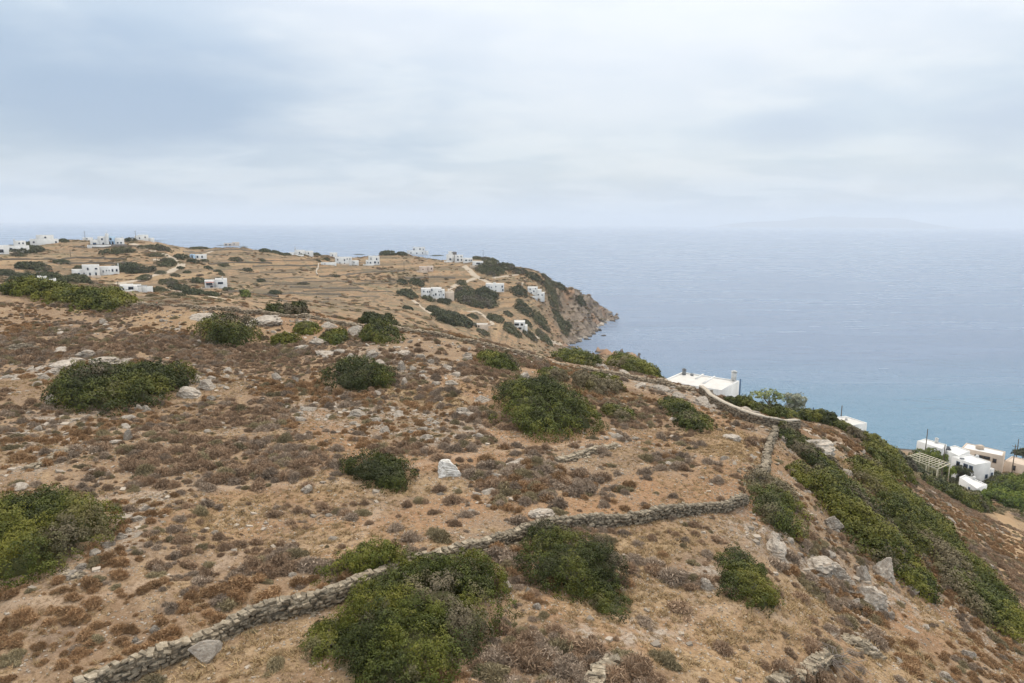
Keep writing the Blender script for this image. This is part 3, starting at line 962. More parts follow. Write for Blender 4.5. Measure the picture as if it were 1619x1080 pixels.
# ------------------------------------------------------------------ trees
def tree(name, label, px, Y, crown, leaf, mat, seed, trunk_h, lean=(0, 0), group=None, dens=1.0, tone=0.5, yel=0.0, core=0.7, dead=0.05):
    """crown: (dx, dy, dz, rx, ry, rz) balls about the trunk base"""
    b = ground_at(px, Y)
    root = empty(name, b, 0, label, 'tree', group)
    rng = np.random.default_rng(seed)
    limbs = [tube([(0, 0, -0.4), (lean[0] * 0.4, lean[1] * 0.4, trunk_h * 0.5), (lean[0], lean[1], trunk_h)], (0.24, 0.18, 0.12), 8)]
    for c in crown:
        limbs.append(tube([(lean[0] * .6, lean[1] * .6, trunk_h * 0.7), ((lean[0] + c[0]) / 2, (lean[1] + c[1]) / 2, trunk_h * 0.5 + c[2] * 0.5), (c[0], c[1], c[2])], (0.12, 0.08, 0.03), 5))
    v, f = join(limbs)
    link('trunk', mesh_from('trunk', v, f, M_BARK, True), root)
    lob = [(b.x + c[0], b.y + c[1], c[3], c[4], c[5], 0.0, b.z + c[2] - c[5] * 0.3) for c in crown]
    link('crown', build_crown('crown', lob, b, leaf, seed, mat, dead, yel, tone, follow=False, dens=dens, core=core), root)
    return root


tree('tamarisk_tree', 'pale feathery tree with thin trunk right of the white house on the crest', 1212, 122, [(-1.9, 0, 3.5, 1.8, 1.6, 1.1), (0.2, 0.3, 4.0, 2.0, 1.6, 1.2), (2.0, 0, 3.3, 1.7, 1.5, 1.1), (0.6, .4, 2.5, 1.6, 1.3, .9)], 0.30, M_PALELEAF, 501, 2.6, (0.5, 0), dens=0.6, tone=0.85, core=0.35)
tree('olive_tree', 'grey green rounded tree beside the pale feathery tree', 1254, 121, [(-0.5, 0, 3.6, 1.9, 1.8, 1.6), (1.0, 0.3, 3.2, 1.7, 1.6, 1.9), (0.2, 0, 2.2, 2.0, 1.8, 1.4)], 0.34, M_PALELEAF, 502, 2.2, dens=0.9, tone=0.2, dead=0.45, core=.6)
pines = [(1556, 152, 3.4, 'pine with bright crown nearest the low white hut'), (1592, 166, 5.6, 'tallest bright green pine in the middle of the grove'), (1628, 170, 6.0, 'bright green pine at the right end of the upper grove'),
         (1572, 140, 3.0, 'lower dark pine at the front of the grove'), (1606, 146, 3.8, 'broad pine at the front right of the grove'), (1540, 142, 2.4, 'small dark pine beside the bristly shrub strip'), (1636, 148, 4.2, 'pine half cut off by the right edge of the view'),
         (1575, 156, 4.4, 'rounded pine between the hut and the tallest pine'), (1590, 132, 2.6, 'low spreading pine above the ochre path'), (1612, 160, 5.0, 'pine with layered crown behind the broad front pine')]
for i, (px, Y, h_, lab) in enumerate(pines):
    h_ *= 1.15
    px += 8
    r_ = h_ * 0.85
    cr = [(0, 0, h_ * .72, r_ * .7, r_ * .7, h_ * .36)]
    rg = np.random.default_rng(900 + i)
    for q_ in range(9):
        a = q_ * 0.7 + rg.uniform(-.3, .3)
        k_ = rg.uniform(.55, .95)
        cr.append((math.cos(a) * r_ * k_, math.sin(a) * r_ * k_, h_ * rg.uniform(.22, .78), r_ * rg.uniform(.34, .5), r_ * rg.uniform(.34, .5), h_ * rg.uniform(.18, .28)))
    tree('pine_tree', lab, px, Y, cr, 0.40, M_PINE, 600 + i, h_ * .6, group='pines below the seaside houses', tone=0.62 if i not in (3, 5, 8) else 0.15, dens=0.9, yel=.12 if i in (1, 2, 7) else 0)
tree('pine_tree', 'small dark green pine at the right edge beside the ochre path', 1632, 118, [(0, 0, 2.2, 1.9, 1.9, 1.5), (0.6, .3, 3.0, 1.3, 1.3, 1.0)], 0.34, M_PINE, 640, 1.6, tone=.3)
tree('garden_tree', 'bright green bushy tree in front of the uppermost seaside house', 1464, 180, [(-2.8, 0, 6.2, 2.8, 2.2, 2.2), (0.6, 0, 6.4, 3.0, 2.2, 2.3), (3.6, 0, 5.2, 2.6, 2.0, 2.0), (0, 0, 4.0, 3.2, 2.2, 2.0)], 0.42, M_PINE, 661, 4.0, tone=.75, yel=.15)
tree('garden_tree', 'dark green garden tree in front of the two storey seaside house', 1520, 176, [(-1.2, 0, 5.4, 2.0, 1.8, 2.1), (1.0, 0, 4.6, 1.9, 1.6, 1.8), (0, 0, 3.2, 2.2, 1.8, 1.8)], 0.40, M_FARLEAF, 662, 3.2, tone=.35)
tree('garden_tree', 'small green garden tree between pergola and middle seaside house', 1494, 176, [(-1.4, 0, 4.6, 2.0, 1.8, 1.8), (1.2, 0, 4.2, 2.0, 1.6, 1.6), (0, 0, 3.0, 2.4, 1.8, 1.6)], 0.40, M_PINE, 663, 3.0, tone=.4)
tree('seaside_tree', 'dark grey green tree standing against the sea at the right edge', 1616, 222, [(-1.5, 0, 3.6, 2.6, 2.2, 1.6), (1.2, 0, 4.2, 2.6, 2.2, 1.8), (3.6, 0, 3.4, 2.4, 2.0, 1.5)], 0.5, M_FARLEAF, 650, 2.6, tone=.4)

# ------------------------------------------------------------------ rocks
r = NT_('lichened_limestone')
rp = r.coord('Object')
n1, n2, n3 = r.noise(rp, 1.3, 5, 0.65), r.noise(rp, 5.0, 5, 0.7), r.noise(rp, 18.0, 3, 0.7)
rc_ = r.mix(r.ramp(n1, 0.35, 0.65), (0.315, 0.265, 0.215), (0.475, 0.418, 0.352))
rc_ = r.mix(r.ramp(n2, 0.52, 0.66), rc_, (0.50, 0.46, 0.40))
rc_ = r.mix(r.ramp(n2, 0.44, 0.30), rc_, (0.20, 0.17, 0.145))
rc_ = r.mix(r.math('MULTIPLY', r.ramp(r.noise(rp, 2.2, 3), 0.58, 0.70), 0.6), rc_, (0.34, 0.255, 0.185))
rc_ = r.mix(r.math('MULTIPLY', r.ramp(n3, 0.6, 0.72), 0.5), rc_, (0.12, 0.11, 0.09))
hs = r.n('ShaderNodeHueSaturation')
r.put(hs.inputs['Value'], r.ramp(r.rnd(), 0, 1, 0.82, 1.15))
r.put(hs.inputs['Color'], rc_)
r.bump(r.math('ADD', n2, r.math('MULTIPLY', n3, 0.4)), 0.9, 0.12)
M_ROCK = r.out(hs.outputs[0], 0.92)

import bmesh


def rock_mesh(seed, sub=4, cuts=11):
    rng = np.random.default_rng(seed)
    bm = bmesh.new()
    bmesh.ops.create_icosphere(bm, subdivisions=sub, radius=1.0)
    P = np.array([v.co[:] for v in bm.verts])
    for _ in range(cuts):
        n = rng.normal(size=3)
        n[2] = abs(n[2]) * 0.8
        n /= np.linalg.norm(n)
        k = rng.uniform(0.45, 0.8)
        s_ = P @ n
        P -= np.outer(np.maximum(s_ - k, 0), n) * 0.94
    lump = fbm(P[:, 0] * 2.3 + seed, P[:, 1] * 2.3 + P[:, 2] * 3.1, 4, seed, 0.6) - 0.5
    P *= (1 + 0.34 * lump)[:, None]
    crack = np.abs(fbm(P[:, 0] * 1.7 + P[:, 2] + 5, P[:, 1] * 1.7 - P[:, 2], 2, seed + 9) - 0.5)
    P *= (1 - 0.14 * np.exp(-(crack / 0.025) ** 2))[:, None]
    P *= (1 + 0.10 * (fbm(P[:, 0] * 7 + P[:, 2] * 3, P[:, 1] * 7 + P[:, 2] * 5, 3, seed + 5, .6) - .5))[:, None]
    st = P[:, 2] * 5 + P[:, 0] * 1.4
    P[:, :2] *= (1 - .10 * sstep(np.abs(st - np.round(st)), .5, .28))[:, None]
    P /= np.abs(P).max(0)
    for v, p in zip(bm.verts, P):
        v.co = p
    me = bpy.data.meshes.new('rock')
    bm.to_mesh(me)
    bm.free()
    me.materials.append(M_ROCK)
    return me


ROCKS = [rock_mesh(300 + i) for i in range(10)]
ROCKLIST = [
    # left group of boulders
    (170, 578, 44, 18), (138, 566, 36, 12), (96, 584, 42, 14), (89, 592, 32, 12), (99, 557, 32, 9), (162, 512, 13, 9), (202, 575, 27, 10), (84, 640, 20, 22), (219, 650, 12, 15), (231, 650, 12, 11),
    (300, 632, 38, 21), (326, 618, 30, 19), (309, 600, 20, 12), (293, 645, 11, 5), (198, 678, 17, 12), (201, 697, 13, 22), (30, 598, 20, 8), (120, 575, 26, 10), (70, 600, 20, 8), (335, 634, 14, 9),
    (185, 702, 18, 7), (60, 610, 16, 7),
    # crest slabs
    (415, 517, 64, 20), (521, 519, 22, 12), (481, 516, 36, 9), (561, 533, 34, 21), (474, 556, 30, 11), (504, 546, 30, 12), (521, 566, 46, 10), (587, 568, 26, 19), (638, 562, 28, 12), (635, 587, 17, 20),
    (535, 560, 26, 10), (556, 566, 11, 9), (436, 601, 15, 19), (468, 605, 15, 12), (664, 570, 22, 17), (706, 585, 19, 11), (723, 596, 21, 12), (713, 610, 22, 9), (739, 571, 22, 14), (640, 610, 15, 16),
    (321, 508, 48, 14), (388, 517, 26, 9), (600, 577, 20, 12), (652, 590, 16, 9), (680, 575, 16, 9),
    # middle slope
    (610, 686, 18, 14), (671, 682, 22, 10), (732, 659, 30, 14), (751, 662, 16, 8), (563, 660, 30, 9), (488, 651, 27, 9), (598, 626, 15, 9), (650, 686, 14, 9), (741, 567, 20, 12), (826, 602, 24, 20),
    (765, 637, 37, 15), (744, 662, 30, 12), (771, 657, 20, 12), (759, 694, 16, 14), (707, 757, 42, 28), (977, 708, 11, 6), (1121, 628, 17, 17), (1043, 619, 24, 13), (1108, 643, 33, 22), (1155, 698, 32, 12),
    (951, 582, 24, 10), (1175, 653, 37, 16), (1194, 658, 27, 12), (858, 822, 42, 18), (487, 781, 22, 14), (1010, 613, 20, 10), (1075, 630, 22, 12), (985, 590, 18, 8), (690, 610, 18, 8), (620, 650, 18, 8),
    # right slope
    (1283, 722, 62, 34), (1258, 705, 34, 20), (1226, 884, 40, 32), (1290, 907, 46, 28), (1322, 915, 28, 22), (1366, 918, 22, 36), (1394, 915, 38, 40), (1375, 962, 48, 38), (1340, 930, 26, 16), (1405, 978, 13, 16),
    (1226, 853, 17, 9), (1532, 1043, 22, 16), (1315, 836, 30, 22), (1118, 936, 22, 26), (1495, 1079, 20, 14), (1365, 975, 12, 10), (1350, 962, 20, 16), (1308, 880, 20, 12), (1425, 905, 14, 12), (1340, 752, 22, 12),
    (1445, 870, 16, 8), (1498, 800, 12, 10), (1385, 765, 20, 9), (1240, 700, 20, 12), (1300, 742, 26, 14), (1410, 830, 16, 9),
    # left foreground
    (165, 868, 22, 13), (150, 880, 20, 12), (195, 853, 18, 12), (215, 826, 18, 12), (205, 842, 14, 9), (113, 916, 30, 16), (175, 885, 15, 8), (130, 900, 16, 8), (245, 1001, 16, 6), (214, 1018, 10, 12), (230, 808, 12, 10), (60, 730, 22, 6),
    (85, 718, 16, 5), (850, 965, 16, 12), (835, 938, 12, 10), (190, 820, 10, 7), (945, 1076, 26, 18), (960, 1055, 14, 12), (800, 930, 18, 8),
]


def near_word(px, py):
    refs = [((195, 615), 'beside the broad dark shrub on the left'), ((565, 595), 'near the dense dark shrub on the upper slope'), ((430, 510), 'near the crest wall at left'), ((600, 500), 'below the tall crest shrub'),
            ((855, 650), 'by the large domed shrub'), ((600, 745), 'near the lone shrub on bare soil'), ((1085, 655), 'below the crest wall near the white house'), ((1270, 700), 'on the rock ledge right of the wall corner'),
            ((1390, 920), 'in the pinkish outcrop on the right slope'), ((1240, 880), 'right of the teardrop shrub'), ((80, 850), 'beside the yellowish shrub at the left edge'), ((280, 1000), 'above the foreground wall at left'),
            ((900, 900), 'by the thicket below the wall'), ((1500, 1050), 'at the bottom of the right slope'), ((1420, 800), 'under the long thickets on the right slope'), ((720, 570), 'near the bright green crest shrub'), ((860, 815), 'just above the foreground wall'),
            ((960, 1060), 'at the bottom edge among ruined wall stones')]
    return min(refs, key=lambda q: (q[0][0] - px) ** 2 + ((q[0][1] - py) * 1.6) ** 2)[1]


print('rocks')
used_lab = {}
ROCK_MADE = []
for i, (px, py, w, h) in enumerate(ROCKLIST):
    p = ground(px, py)
    dist = math.sqrt(p.x ** 2 + p.y ** 2 + (CAM_H - p.z) ** 2)
    k = dist / FPX
    W_, H_ = w * k, h * k
    rng = np.random.default_rng(i * 7 + 1)
    word = 'large pale boulder' if w > 33 else ('flat pale rock slab' if h < 0.45 * w else ('blocky grey rock' if w > 18 else 'small pale stone block'))
    if (px, py) == (707, 757):
        word = 'bright white cracked boulder'
    lab = f'{word} {near_word(px, py)}'
    o = link('boulder', ROCKS[i % 10], label=lab, category='rock', group='boulders on the near hill')
    ROCK_MADE.append((px, o))
    if (px, py) == (707, 757):
        o.data = o.data.copy()
        k_ = NT_('bright_white_limestone')
        o.data.materials[0] = k_.out(k_.mix(k_.ramp(k_.noise(k_.coord('Object'), 3, 5, .7), .38, .6), (.46, .43, .39), (.68, .66, .62)), .9)
    sx, sy, sz = W_ * 0.55, W_ * rng.uniform(0.42, 0.6), max(0.18, H_ * 0.62)
    o.scale = (sx, sy, sz)
    o.rotation_euler = (rng.uniform(-.18, .18), rng.uniform(-.18, .18), rng.choice([0.0, math.pi]) + rng.uniform(-.5, .5))
    d_ = Vector((p.x, p.y, 0)).normalized()
    o.location = (p.x + d_.x * sy * 0.8, p.y + d_.y * sy * 0.8, float(height(p.x + d_.x * sy * .8, p.y + d_.y * sy * .8)) + sz * 0.18)
single_out(ROCK_MADE)
# sea rocks at the foot of the headland and off the point
for i, (px, py, w, h, lab) in enumerate([(966, 503, 18, 7, 'dark low rock at the tip of the headland'), (974, 502, 8, 4, 'outermost dark rock off the headland tip'), (948, 523, 9, 5, 'dark rock in the water at the foot of the orange cliff'), (953, 531, 12, 3, 'flat dark rock awash below the orange cliff'),
                                        (978, 566, 46, 12, 'ruddy rounded rock at the near side of the bay'), (1002, 566, 20, 11, 'separate brown rock right of the ruddy rock'), (1018, 566, 4, 2, 'tiny dark rock alone in the water'), (930, 537, 16, 4, 'dark rock at the waterline of the cove')]):
    d = ray(px, py)
    t = -CAM_H / d[2]
    k = t / FPX
    o = link('sea_rock', ROCKS[(i * 3 + 1) % 10].copy(), label=lab, category='rock', group='rocks at the waterline')
    q_ = NT_('wet_shore_rock' if i not in (4, 5) else 'ruddy_shore_rock')
    nn = q_.noise(q_.coord('Object'), 3, 5, .7)
    o.data.materials[0] = q_.out(q_.mix(q_.ramp(nn, .35, .65), (0.035, 0.032, 0.03) if i not in (4, 5) else (0.20, 0.12, 0.085), (0.085, 0.078, 0.07) if i not in (4, 5) else (0.38, 0.25, 0.18)), .8)
    o.location = (d[0] * t, d[1] * t, -0.2)
    o.scale = (w * k * .55, w * k * .4, h * k * .9)
    o.rotation_euler = (0, 0, i * 1.3)

made = []
for i in range(26):
    px = [905, 912, 920, 927, 934, 940, 945, 947, 943, 946, 950, 955, 960, 964, 968, 972][i % 16] + (i * 7 % 5) - 2
    py = np.interp(px, [900, 918, 938, 944, 958, 975], [546, 536, 527, 516, 509, 503])
    d = ray(px, float(py))
    t = -CAM_H / d[2]
    o = link('shore_rock', ROCKS[i % 10], label='dark wet shore rock at the foot of the headland', category='rock', group='rocks at the waterline')
    o.location = (d[0] * t + (i * 13 % 7 - 3) * .6, d[1] * t + (i * 11 % 5 - 2) * .8, 0.1)
    k_ = 1.0 + (i * 17 % 9) * .26
    o.scale = (k_ * 1.3, k_, k_ * .8)
    o.rotation_euler = (.2, .1, i * 1.7)
    made.append((px + i * .001, o))
single_out(made)

# ------------------------------------------------------------------ dry stone walls
def stone_material(name, a, b, c):
    k = NT_(name)
    p = k.coord('Object')
    gp = k.coord('Position')
    n1 = k.noise(gp, 3.2, 4, .65)
    n2 = k.noise(gp, 14, 3, .7)
    col = k.mix(k.ramp(n1, .35, .65), a, b)
    col = k.mix(k.ramp(n2, .55, .7), col, c)
    cell = k.n('ShaderNodeTexVoronoi', feature='F1')
    k.put(cell.inputs['Vector'], gp)
    cell.inputs['Scale'].default_value = 3.4
    sp = k.n('ShaderNodeSeparateColor')
    k.t.links.new(cell.outputs['Color'], sp.inputs[0])
    hs = k.n('ShaderNodeHueSaturation')
    k.put(hs.inputs['Value'], k.math('MULTIPLY', k.ramp(k.rnd(), 0, 1, .78, 1.18), k.ramp(sp.outputs[0], 0, 1, .8, 1.15)))
    k.put(hs.inputs['Color'], col)
    k.bump(n2, .6, .03)
    return k.out(hs.outputs[0], .93)


M_STONE = stone_material('grey_schist_stone', (0.200, 0.162, 0.115), (0.350, 0.296, 0.222), (0.110, 0.098, 0.064))
M_DARKSTONE = stone_material('brown_field_stone', (0.13, 0.105, 0.08), (0.24, 0.20, 0.155), (0.33, 0.29, 0.23))
M_FIELDSTONE = stone_material('ochre_field_stone', (0.21, 0.165, 0.115), (0.36, 0.295, 0.215), (0.14, 0.115, 0.08))
kk = NT_('limewashed_cap')
M_CAP = kk.out(kk.mix(kk.noise(kk.coord('Position'), 2.5, 5, .6), (0.36, 0.31, 0.245), (0.52, 0.46, 0.38)), .9)


def hull_stone(seed):
    rng = np.random.default_rng(seed)
    bm = bmesh.new()
    for sx in (-1, 1):
        for sy in (-1, 1):
            for sz in (-1, 1):
                k = rng.uniform(.72, 1, 3)
                bm.verts.new((sx * k[0], sy * k[1], sz * k[2]))
    for _ in range(4):
        d = rng.normal(size=3)
        d /= np.abs(d).max()
        bm.verts.new(d * rng.uniform(.9, 1.08))
    res = bmesh.ops.convex_hull(bm, input=bm.verts)
    bmesh.ops.delete(bm, geom=[v for v in bm.verts if not v.link_faces], context='VERTS')
    bm.normal_update()
    me = bpy.data.meshes.new('stone')
    bmesh.ops.triangulate(bm, faces=bm.faces)
    bm.to_mesh(me)
    bm.free()
    me.materials.append(M_STONE)
    V = np.array([v.co[:] for v in me.vertices])
    Fc = np.array([p.vertices[:] for p in me.polygons])
    return me, V, Fc


STONES = [hull_stone(40 + i) for i in range(12)]


def resample(P, step):
    P = np.array(P, float)
    seg = np.hypot(*(P[1:, :2] - P[:-1, :2]).T)
    s_ = np.concatenate([[0], np.cumsum(seg)])
    n = max(2, int(s_[-1] / step))
    t = np.linspace(0, s_[-1], n)
    return np.stack([np.interp(t, s_, P[:, 0]), np.interp(t, s_, P[:, 1])], -1), t


def stone_wall(name, label, pix, h=1.0, thick=0.55, stone=0.34, mat=None, singles=0, group='dry stone walls', cap=None, Ys=None, ragged=0.12, seed=1, cat='wall'):
    mat = mat or M_STONE
    G = [ground(*p) if Ys is None else ground_at(p[0], Ys[i]) for i, p in enumerate(pix)]
    C, t = resample([(p.x, p.y) for p in G], stone * 0.5)
    rng = np.random.default_rng(seed)
    k5 = np.ones(9) / 9.0
    if len(C) > 20:
        for ax in range(2):
            C[:, ax] = np.convolve(np.pad(C[:, ax], 4, mode='edge'), k5, 'valid')
    wob = (fbm(t / 3.0, t * 0 + seed, 3, seed) - .5) * 0.5
    T = np.gradient(C, axis=0)
    T /= np.linalg.norm(T, axis=1, keepdims=True)
    Nn = np.stack([-T[:, 1], T[:, 0]], -1)
    C = C + Nn * wob[:, None]
    Z = height(C[:, 0], C[:, 1])
    k9 = np.ones(7) / 7
    if len(Z) > 14:
        Z = np.convolve(np.pad(Z, 3, mode='edge'), k9, 'valid')
    top = h * (1 - ragged + 2 * ragged * (fbm(t / 2.2, t * 0 + 3 + seed, 3, seed + 4) - .25))
    L = t[-1]
    o0 = Vector((C[len(C) // 2][0], C[len(C) // 2][1], Z[len(Z) // 2]))
    root = empty(name, o0, 0, label, cat, group)
    # fill behind the face stones
    hw = thick / 2 * 0.72
    prof = []
    for sgn, zz in ((-1, -0.3), (-1, None), (1, None), (1, -0.3)):
        q_ = C + Nn * (sgn * hw)
        prof.append(np.concatenate([q_, (Z + (zz if zz is not None else top - stone * .25))[:, None]], 1))
    V = np.stack(prof, 1).reshape(-1, 3) - np.array(o0)
    n = len(C)
    Fc = [(i * 4 + a, i * 4 + a + 1, (i + 1) * 4 + a + 1, (i + 1) * 4 + a) for i in range(n - 1) for a in range(3)] + [(0, 1, 2, 3), ((n - 1) * 4 + 3, (n - 1) * 4 + 2, (n - 1) * 4 + 1, (n - 1) * 4)]
    link('rubble_core', mesh_from('rubble_core', V, Fc, mat), root)
    items = []
    row_h = stone * 0.46
    rows = max(1, int(round(h / row_h)))

    def at(s_):
        i = min(n - 2, max(0, int(s_ / L * (n - 1))))
        return C[i], T[i], Nn[i], Z[i], top[i]

    for side in (-1, 1):
        for r_ in range(rows):
            s_ = rng.uniform(0, stone)
            while s_ < L:
                w = stone * rng.uniform(.45, 1.7)
                c, tt, nn, z, tp = at(min(L, s_ + w / 2))
                zc = z + (r_ + .5) * row_h + rng.normal() * row_h * .28
                if zc < z + tp - row_h * .3:
                    p = c + nn * side * (thick / 2 + rng.normal() * .05 - (r_ / max(rows, 1)) * .05)
                    items.append((p[0], p[1], zc, w * .53, stone * .34, row_h * rng.uniform(.28, .8), math.atan2(tt[1], tt[0]) + rng.normal() * .25, rng.normal() * .2, side))
                s_ += w
    s_ = 0.0
    while s_ < L:  # top course laid across
        w = stone * rng.uniform(.7, 1.5)
        c, tt, nn, z, tp = at(min(L, s_ + w / 2))
        items.append((c[0] + nn[0] * rng.normal() * .05, c[1] + nn[1] * rng.normal() * .05, z + tp - stone * .06, w * .5, thick * rng.uniform(.40, .56), row_h * rng.uniform(.35, 1.0), math.atan2(tt[1], tt[0]) + rng.normal() * .3, rng.normal() * .2, 0))
        s_ += w * rng.uniform(.85, 1.0)
    for _ in range(int(L * 1.2)):  # fallen stones at the foot
        c, tt, nn, z, tp = at(rng.uniform(0, L))
        side = rng.choice([-1, 1])
        p = c + nn * side * (thick / 2 + abs(rng.normal()) * .5 + .1)
        k_ = stone * rng.uniform(.25, .6)
        items.append((p[0], p[1], float(height(p[0], p[1])) + k_ * .2, k_, k_ * .8, k_ * .45, rng.uniform(0, 6.28), rng.normal() * .2, 2))
    # stones that show largest become pieces of their own
    cam_side = [it[3] * it[5] / (it[0] ** 2 + it[1] ** 2) * (1.0 if (it[8] in (0, 2) or (it[0] * Nn[0][0] + it[1] * Nn[0][1]) * it[8] < 0) else 0.05) for it in items]
    order = np.argsort(cam_side)[::-1]
    single = set(order[:singles].tolist())
    VV, FF, b = [], [], 0
    for i, it in enumerate(items):
        me, v, f = STONES[i % 12]
        if i in single:
            o = link('stone', me, root)
            o.location = (it[0] - o0.x, it[1] - o0.y, it[2] - o0.z)
            o.scale = it[3:6]
            o.rotation_euler = (it[7], it[7] * .6, it[6])
        else:
            M = np.array(Euler((it[7], it[7] * .6, it[6])).to_matrix()) * np.array(it[3:6])[None]
            VV.append(v @ M.T + np.array([it[0] - o0.x, it[1] - o0.y, it[2] - o0.z]))
            FF.append(f + b)
            b += len(v)
    if VV:
        link('laid_stones', mesh_from('laid_stones', np.concatenate(VV), np.concatenate(FF), mat), root, kind='stuff')
    if cap is not None:
        V, Fc = [], []
        for i in range(n):
            for sgn, zz in ((-1, .02), (-1, .15), (1, .15), (1, .02)):
                V.append((C[i][0] + Nn[i][0] * sgn * thick * .56 - o0.x, C[i][1] + Nn[i][1] * sgn * thick * .56 - o0.y, Z[i] + top[i] + zz - o0.z))
        Fc = [(i * 4 + a, i * 4 + a + 1, (i + 1) * 4 + a + 1, (i + 1) * 4 + a) for i in range(n - 1) for a in range(3)] + [(0, 1, 2, 3), ((n - 1) * 4 + 3, (n - 1) * 4 + 2, (n - 1) * 4 + 1, (n - 1) * 4)]
        link('coping', mesh_from('coping', V, Fc, cap), root)
    return root


print('walls')
stone_wall('dry_stone_wall', 'long grey dry stone wall crossing the foreground behind the thickets', [(120, 1110), (190, 1080), (300, 1036), (400, 987), (520, 956), (640, 908), (760, 872), (840, 848), (930, 836), (1000, 826), (1090, 812), (1180, 797)], 0.72, .42, .22, singles=300, seed=2, ragged=.26)
stone_wall('dry_stone_wall', 'short loose stone wall running up to the wall corner', [(1196, 765), (1212, 735), (1218, 708), (1226, 684)], 0.75, .45, .34, singles=80, seed=3, ragged=.3)
stone_wall('dry_stone_wall', 'stone wall with pale smooth coping below the white house', [(1108, 622), (1122, 636), (1145, 650), (1172, 662), (1205, 672), (1240, 679), (1262, 678)], 0.95, .5, .36, M_FIELDSTONE, cap=M_CAP, seed=4, ragged=.05)
stone_wall('dry_stone_wall', 'dark crest wall running from the long olive shrub to the tall crest shrub', [(190, 482), (250, 484), (330, 490), (420, 498), (480, 503), (540, 514), (575, 520)], 0.60, .5, .36, M_FIELDSTONE, seed=5, ragged=.6)
stone_wall('dry_stone_wall', 'broken crest wall descending towards the white house', [(615, 521), (690, 531), (750, 545), (800, 555), (860, 570), (920, 586), (980, 597), (1040, 607), (1100, 622)], 0.60, .5, .38, M_FIELDSTONE, seed=6, ragged=.6)
stone_wall('dry_stone_wall', 'dark wall stub on the crest at the left edge', [(-20, 460), (22, 462)], 0.9, .6, .42, M_DARKSTONE, seed=7, ragged=.2)
stone_wall('ruined_wall', 'short line of fallen wall stones right of the large domed shrub', [(880, 731), (915, 722), (950, 712), (975, 705)], 0.32, .5, .38, singles=60, seed=8, ragged=.5)
stone_wall('ruined_wall', 'low line of tumbled wall stones above the yellowish left shrub', [(42, 744), (75, 728), (112, 714)], 0.28, .5, .34, singles=50, seed=9, ragged=.5)
stone_wall('ruined_wall', 'broken wall end beside dead branches at the bottom edge', [(1225, 1092), (1262, 1070), (1300, 1052), (1312, 1048)], 0.5, .5, .22, singles=110, seed=10, ragged=.3)
stone_wall('ruined_wall', 'lichened wall remnant at the bottom edge below the trailing thicket', [(935, 1095), (950, 1072), (975, 1052)], 0.35, .5, .24, singles=60, seed=12, ragged=.5)
stone_wall('terrace_wall', 'brown stone terrace wall with pale coping under the pergola', [(1418, 722), (1450, 736), (1480, 749), (1518, 757)], 2.0, .6, .5, M_FIELDSTONE, cap=M_CAP, Ys=[147, 146, 146, 147], seed=13, ragged=.03)
stone_wall('terrace_wall', 'low pale footpath wall leading to the flat roofed house', [(1300, 683), (1325, 688), (1350, 693), (1380, 702)], 0.9, .5, .45, M_STONE, Ys=[118, 122, 128, 134], seed=14, ragged=.1)


def pile(name, label, px, py, wx, wy, hz, st, n, seed):
    p = ground(px, py)
    root = empty(name, p, 0, label, 'stone pile')
    rng = np.random.default_rng(seed)
    for i in range(n):
        a, q_ = rng.uniform(0, 6.28), math.sqrt(rng.uniform(0, 1))
        x, y = math.cos(a) * q_ * wx, math.sin(a) * q_ * wy
        z = float(height(p.x + x, p.y + y)) - p.z + hz * (1 - q_ ** 1.6) * rng.uniform(.75, 1.05)
        o = link('stone', STONES[i % 12][0], root)
        o.location = (x, y, z)
        k_ = rng.uniform(.55, 1.2)
        o.scale = (st * k_, st * .62 * k_, st * .26 * k_)
        o.rotation_euler = (rng.normal() * .22 - .25, rng.normal() * .22, rng.normal() * .5)
    me = ROCKS[2]
    o = link('rubble_core', me, root)
    o.scale = (wx * .85, wy * .85, hz * .8)


pile('stone_pile', 'heap of thin grey stone slabs on the lower right slope', 1362, 1026, .95, .62, .42, .22, 150, 5)
pile('stone_pile', 'small dark cairn of slabs at the upper left', 38, 553, 1.7, .9, .7, .34, 70, 6)
pile('stone_pile', 'pile of broken pale stones beside the yellowish left shrub', 113, 912, .6, .4, .2, .13, 60, 8)
# slab leaning on the wall
sl = rock_mesh(77, 2, 6)
o = link('leaning_slab', sl, label='large pale slab leaning against the foreground dry stone wall', category='rock')
p = ground(322, 1052)
o.location = (p.x, p.y + .25, p.z + .32)
o.scale = (.62, .42, .07)
o.rotation_euler = (1.0, .1, .45)

# dead branches by the broken wall end
p = ground(1312, 1050)
root = empty('dead_branches', p, 0, 'tangle of bare grey dead branches over the broken wall end', 'branches')
kk = NT_('bleached_deadwood')
M_DEAD = kk.out(kk.mix(kk.noise(kk.coord('Object'), 9, 3), (0.15, 0.12, 0.10), (0.33, 0.29, 0.25)), .9)
rng = np.random.default_rng(3)
for i in range(46):
    a = rng.uniform(-1.0, 1.4) + (math.pi / 2 if i % 3 else -1.4)
    Lb = rng.uniform(.6, 1.9)
    x, y = rng.normal() * .25, rng.normal() * .25
    pth = [(x, y, .05), (x + math.cos(a) * Lb * .4, y + math.sin(a) * Lb * .4, .28 + rng.uniform(0, .25)), (x + math.cos(a + .3) * Lb * .8, y + math.sin(a + .3) * Lb * .8, .22 + rng.uniform(0, .2)), (x + math.cos(a + .5) * Lb, y + math.sin(a + .5) * Lb, .04)]
    v, f = tube(pth, (.04 if i < 8 else .016, .03 if i < 8 else .013, .014, .006), 5)
    link('branch', mesh_from('branch', v, f, M_DEAD, True), root)

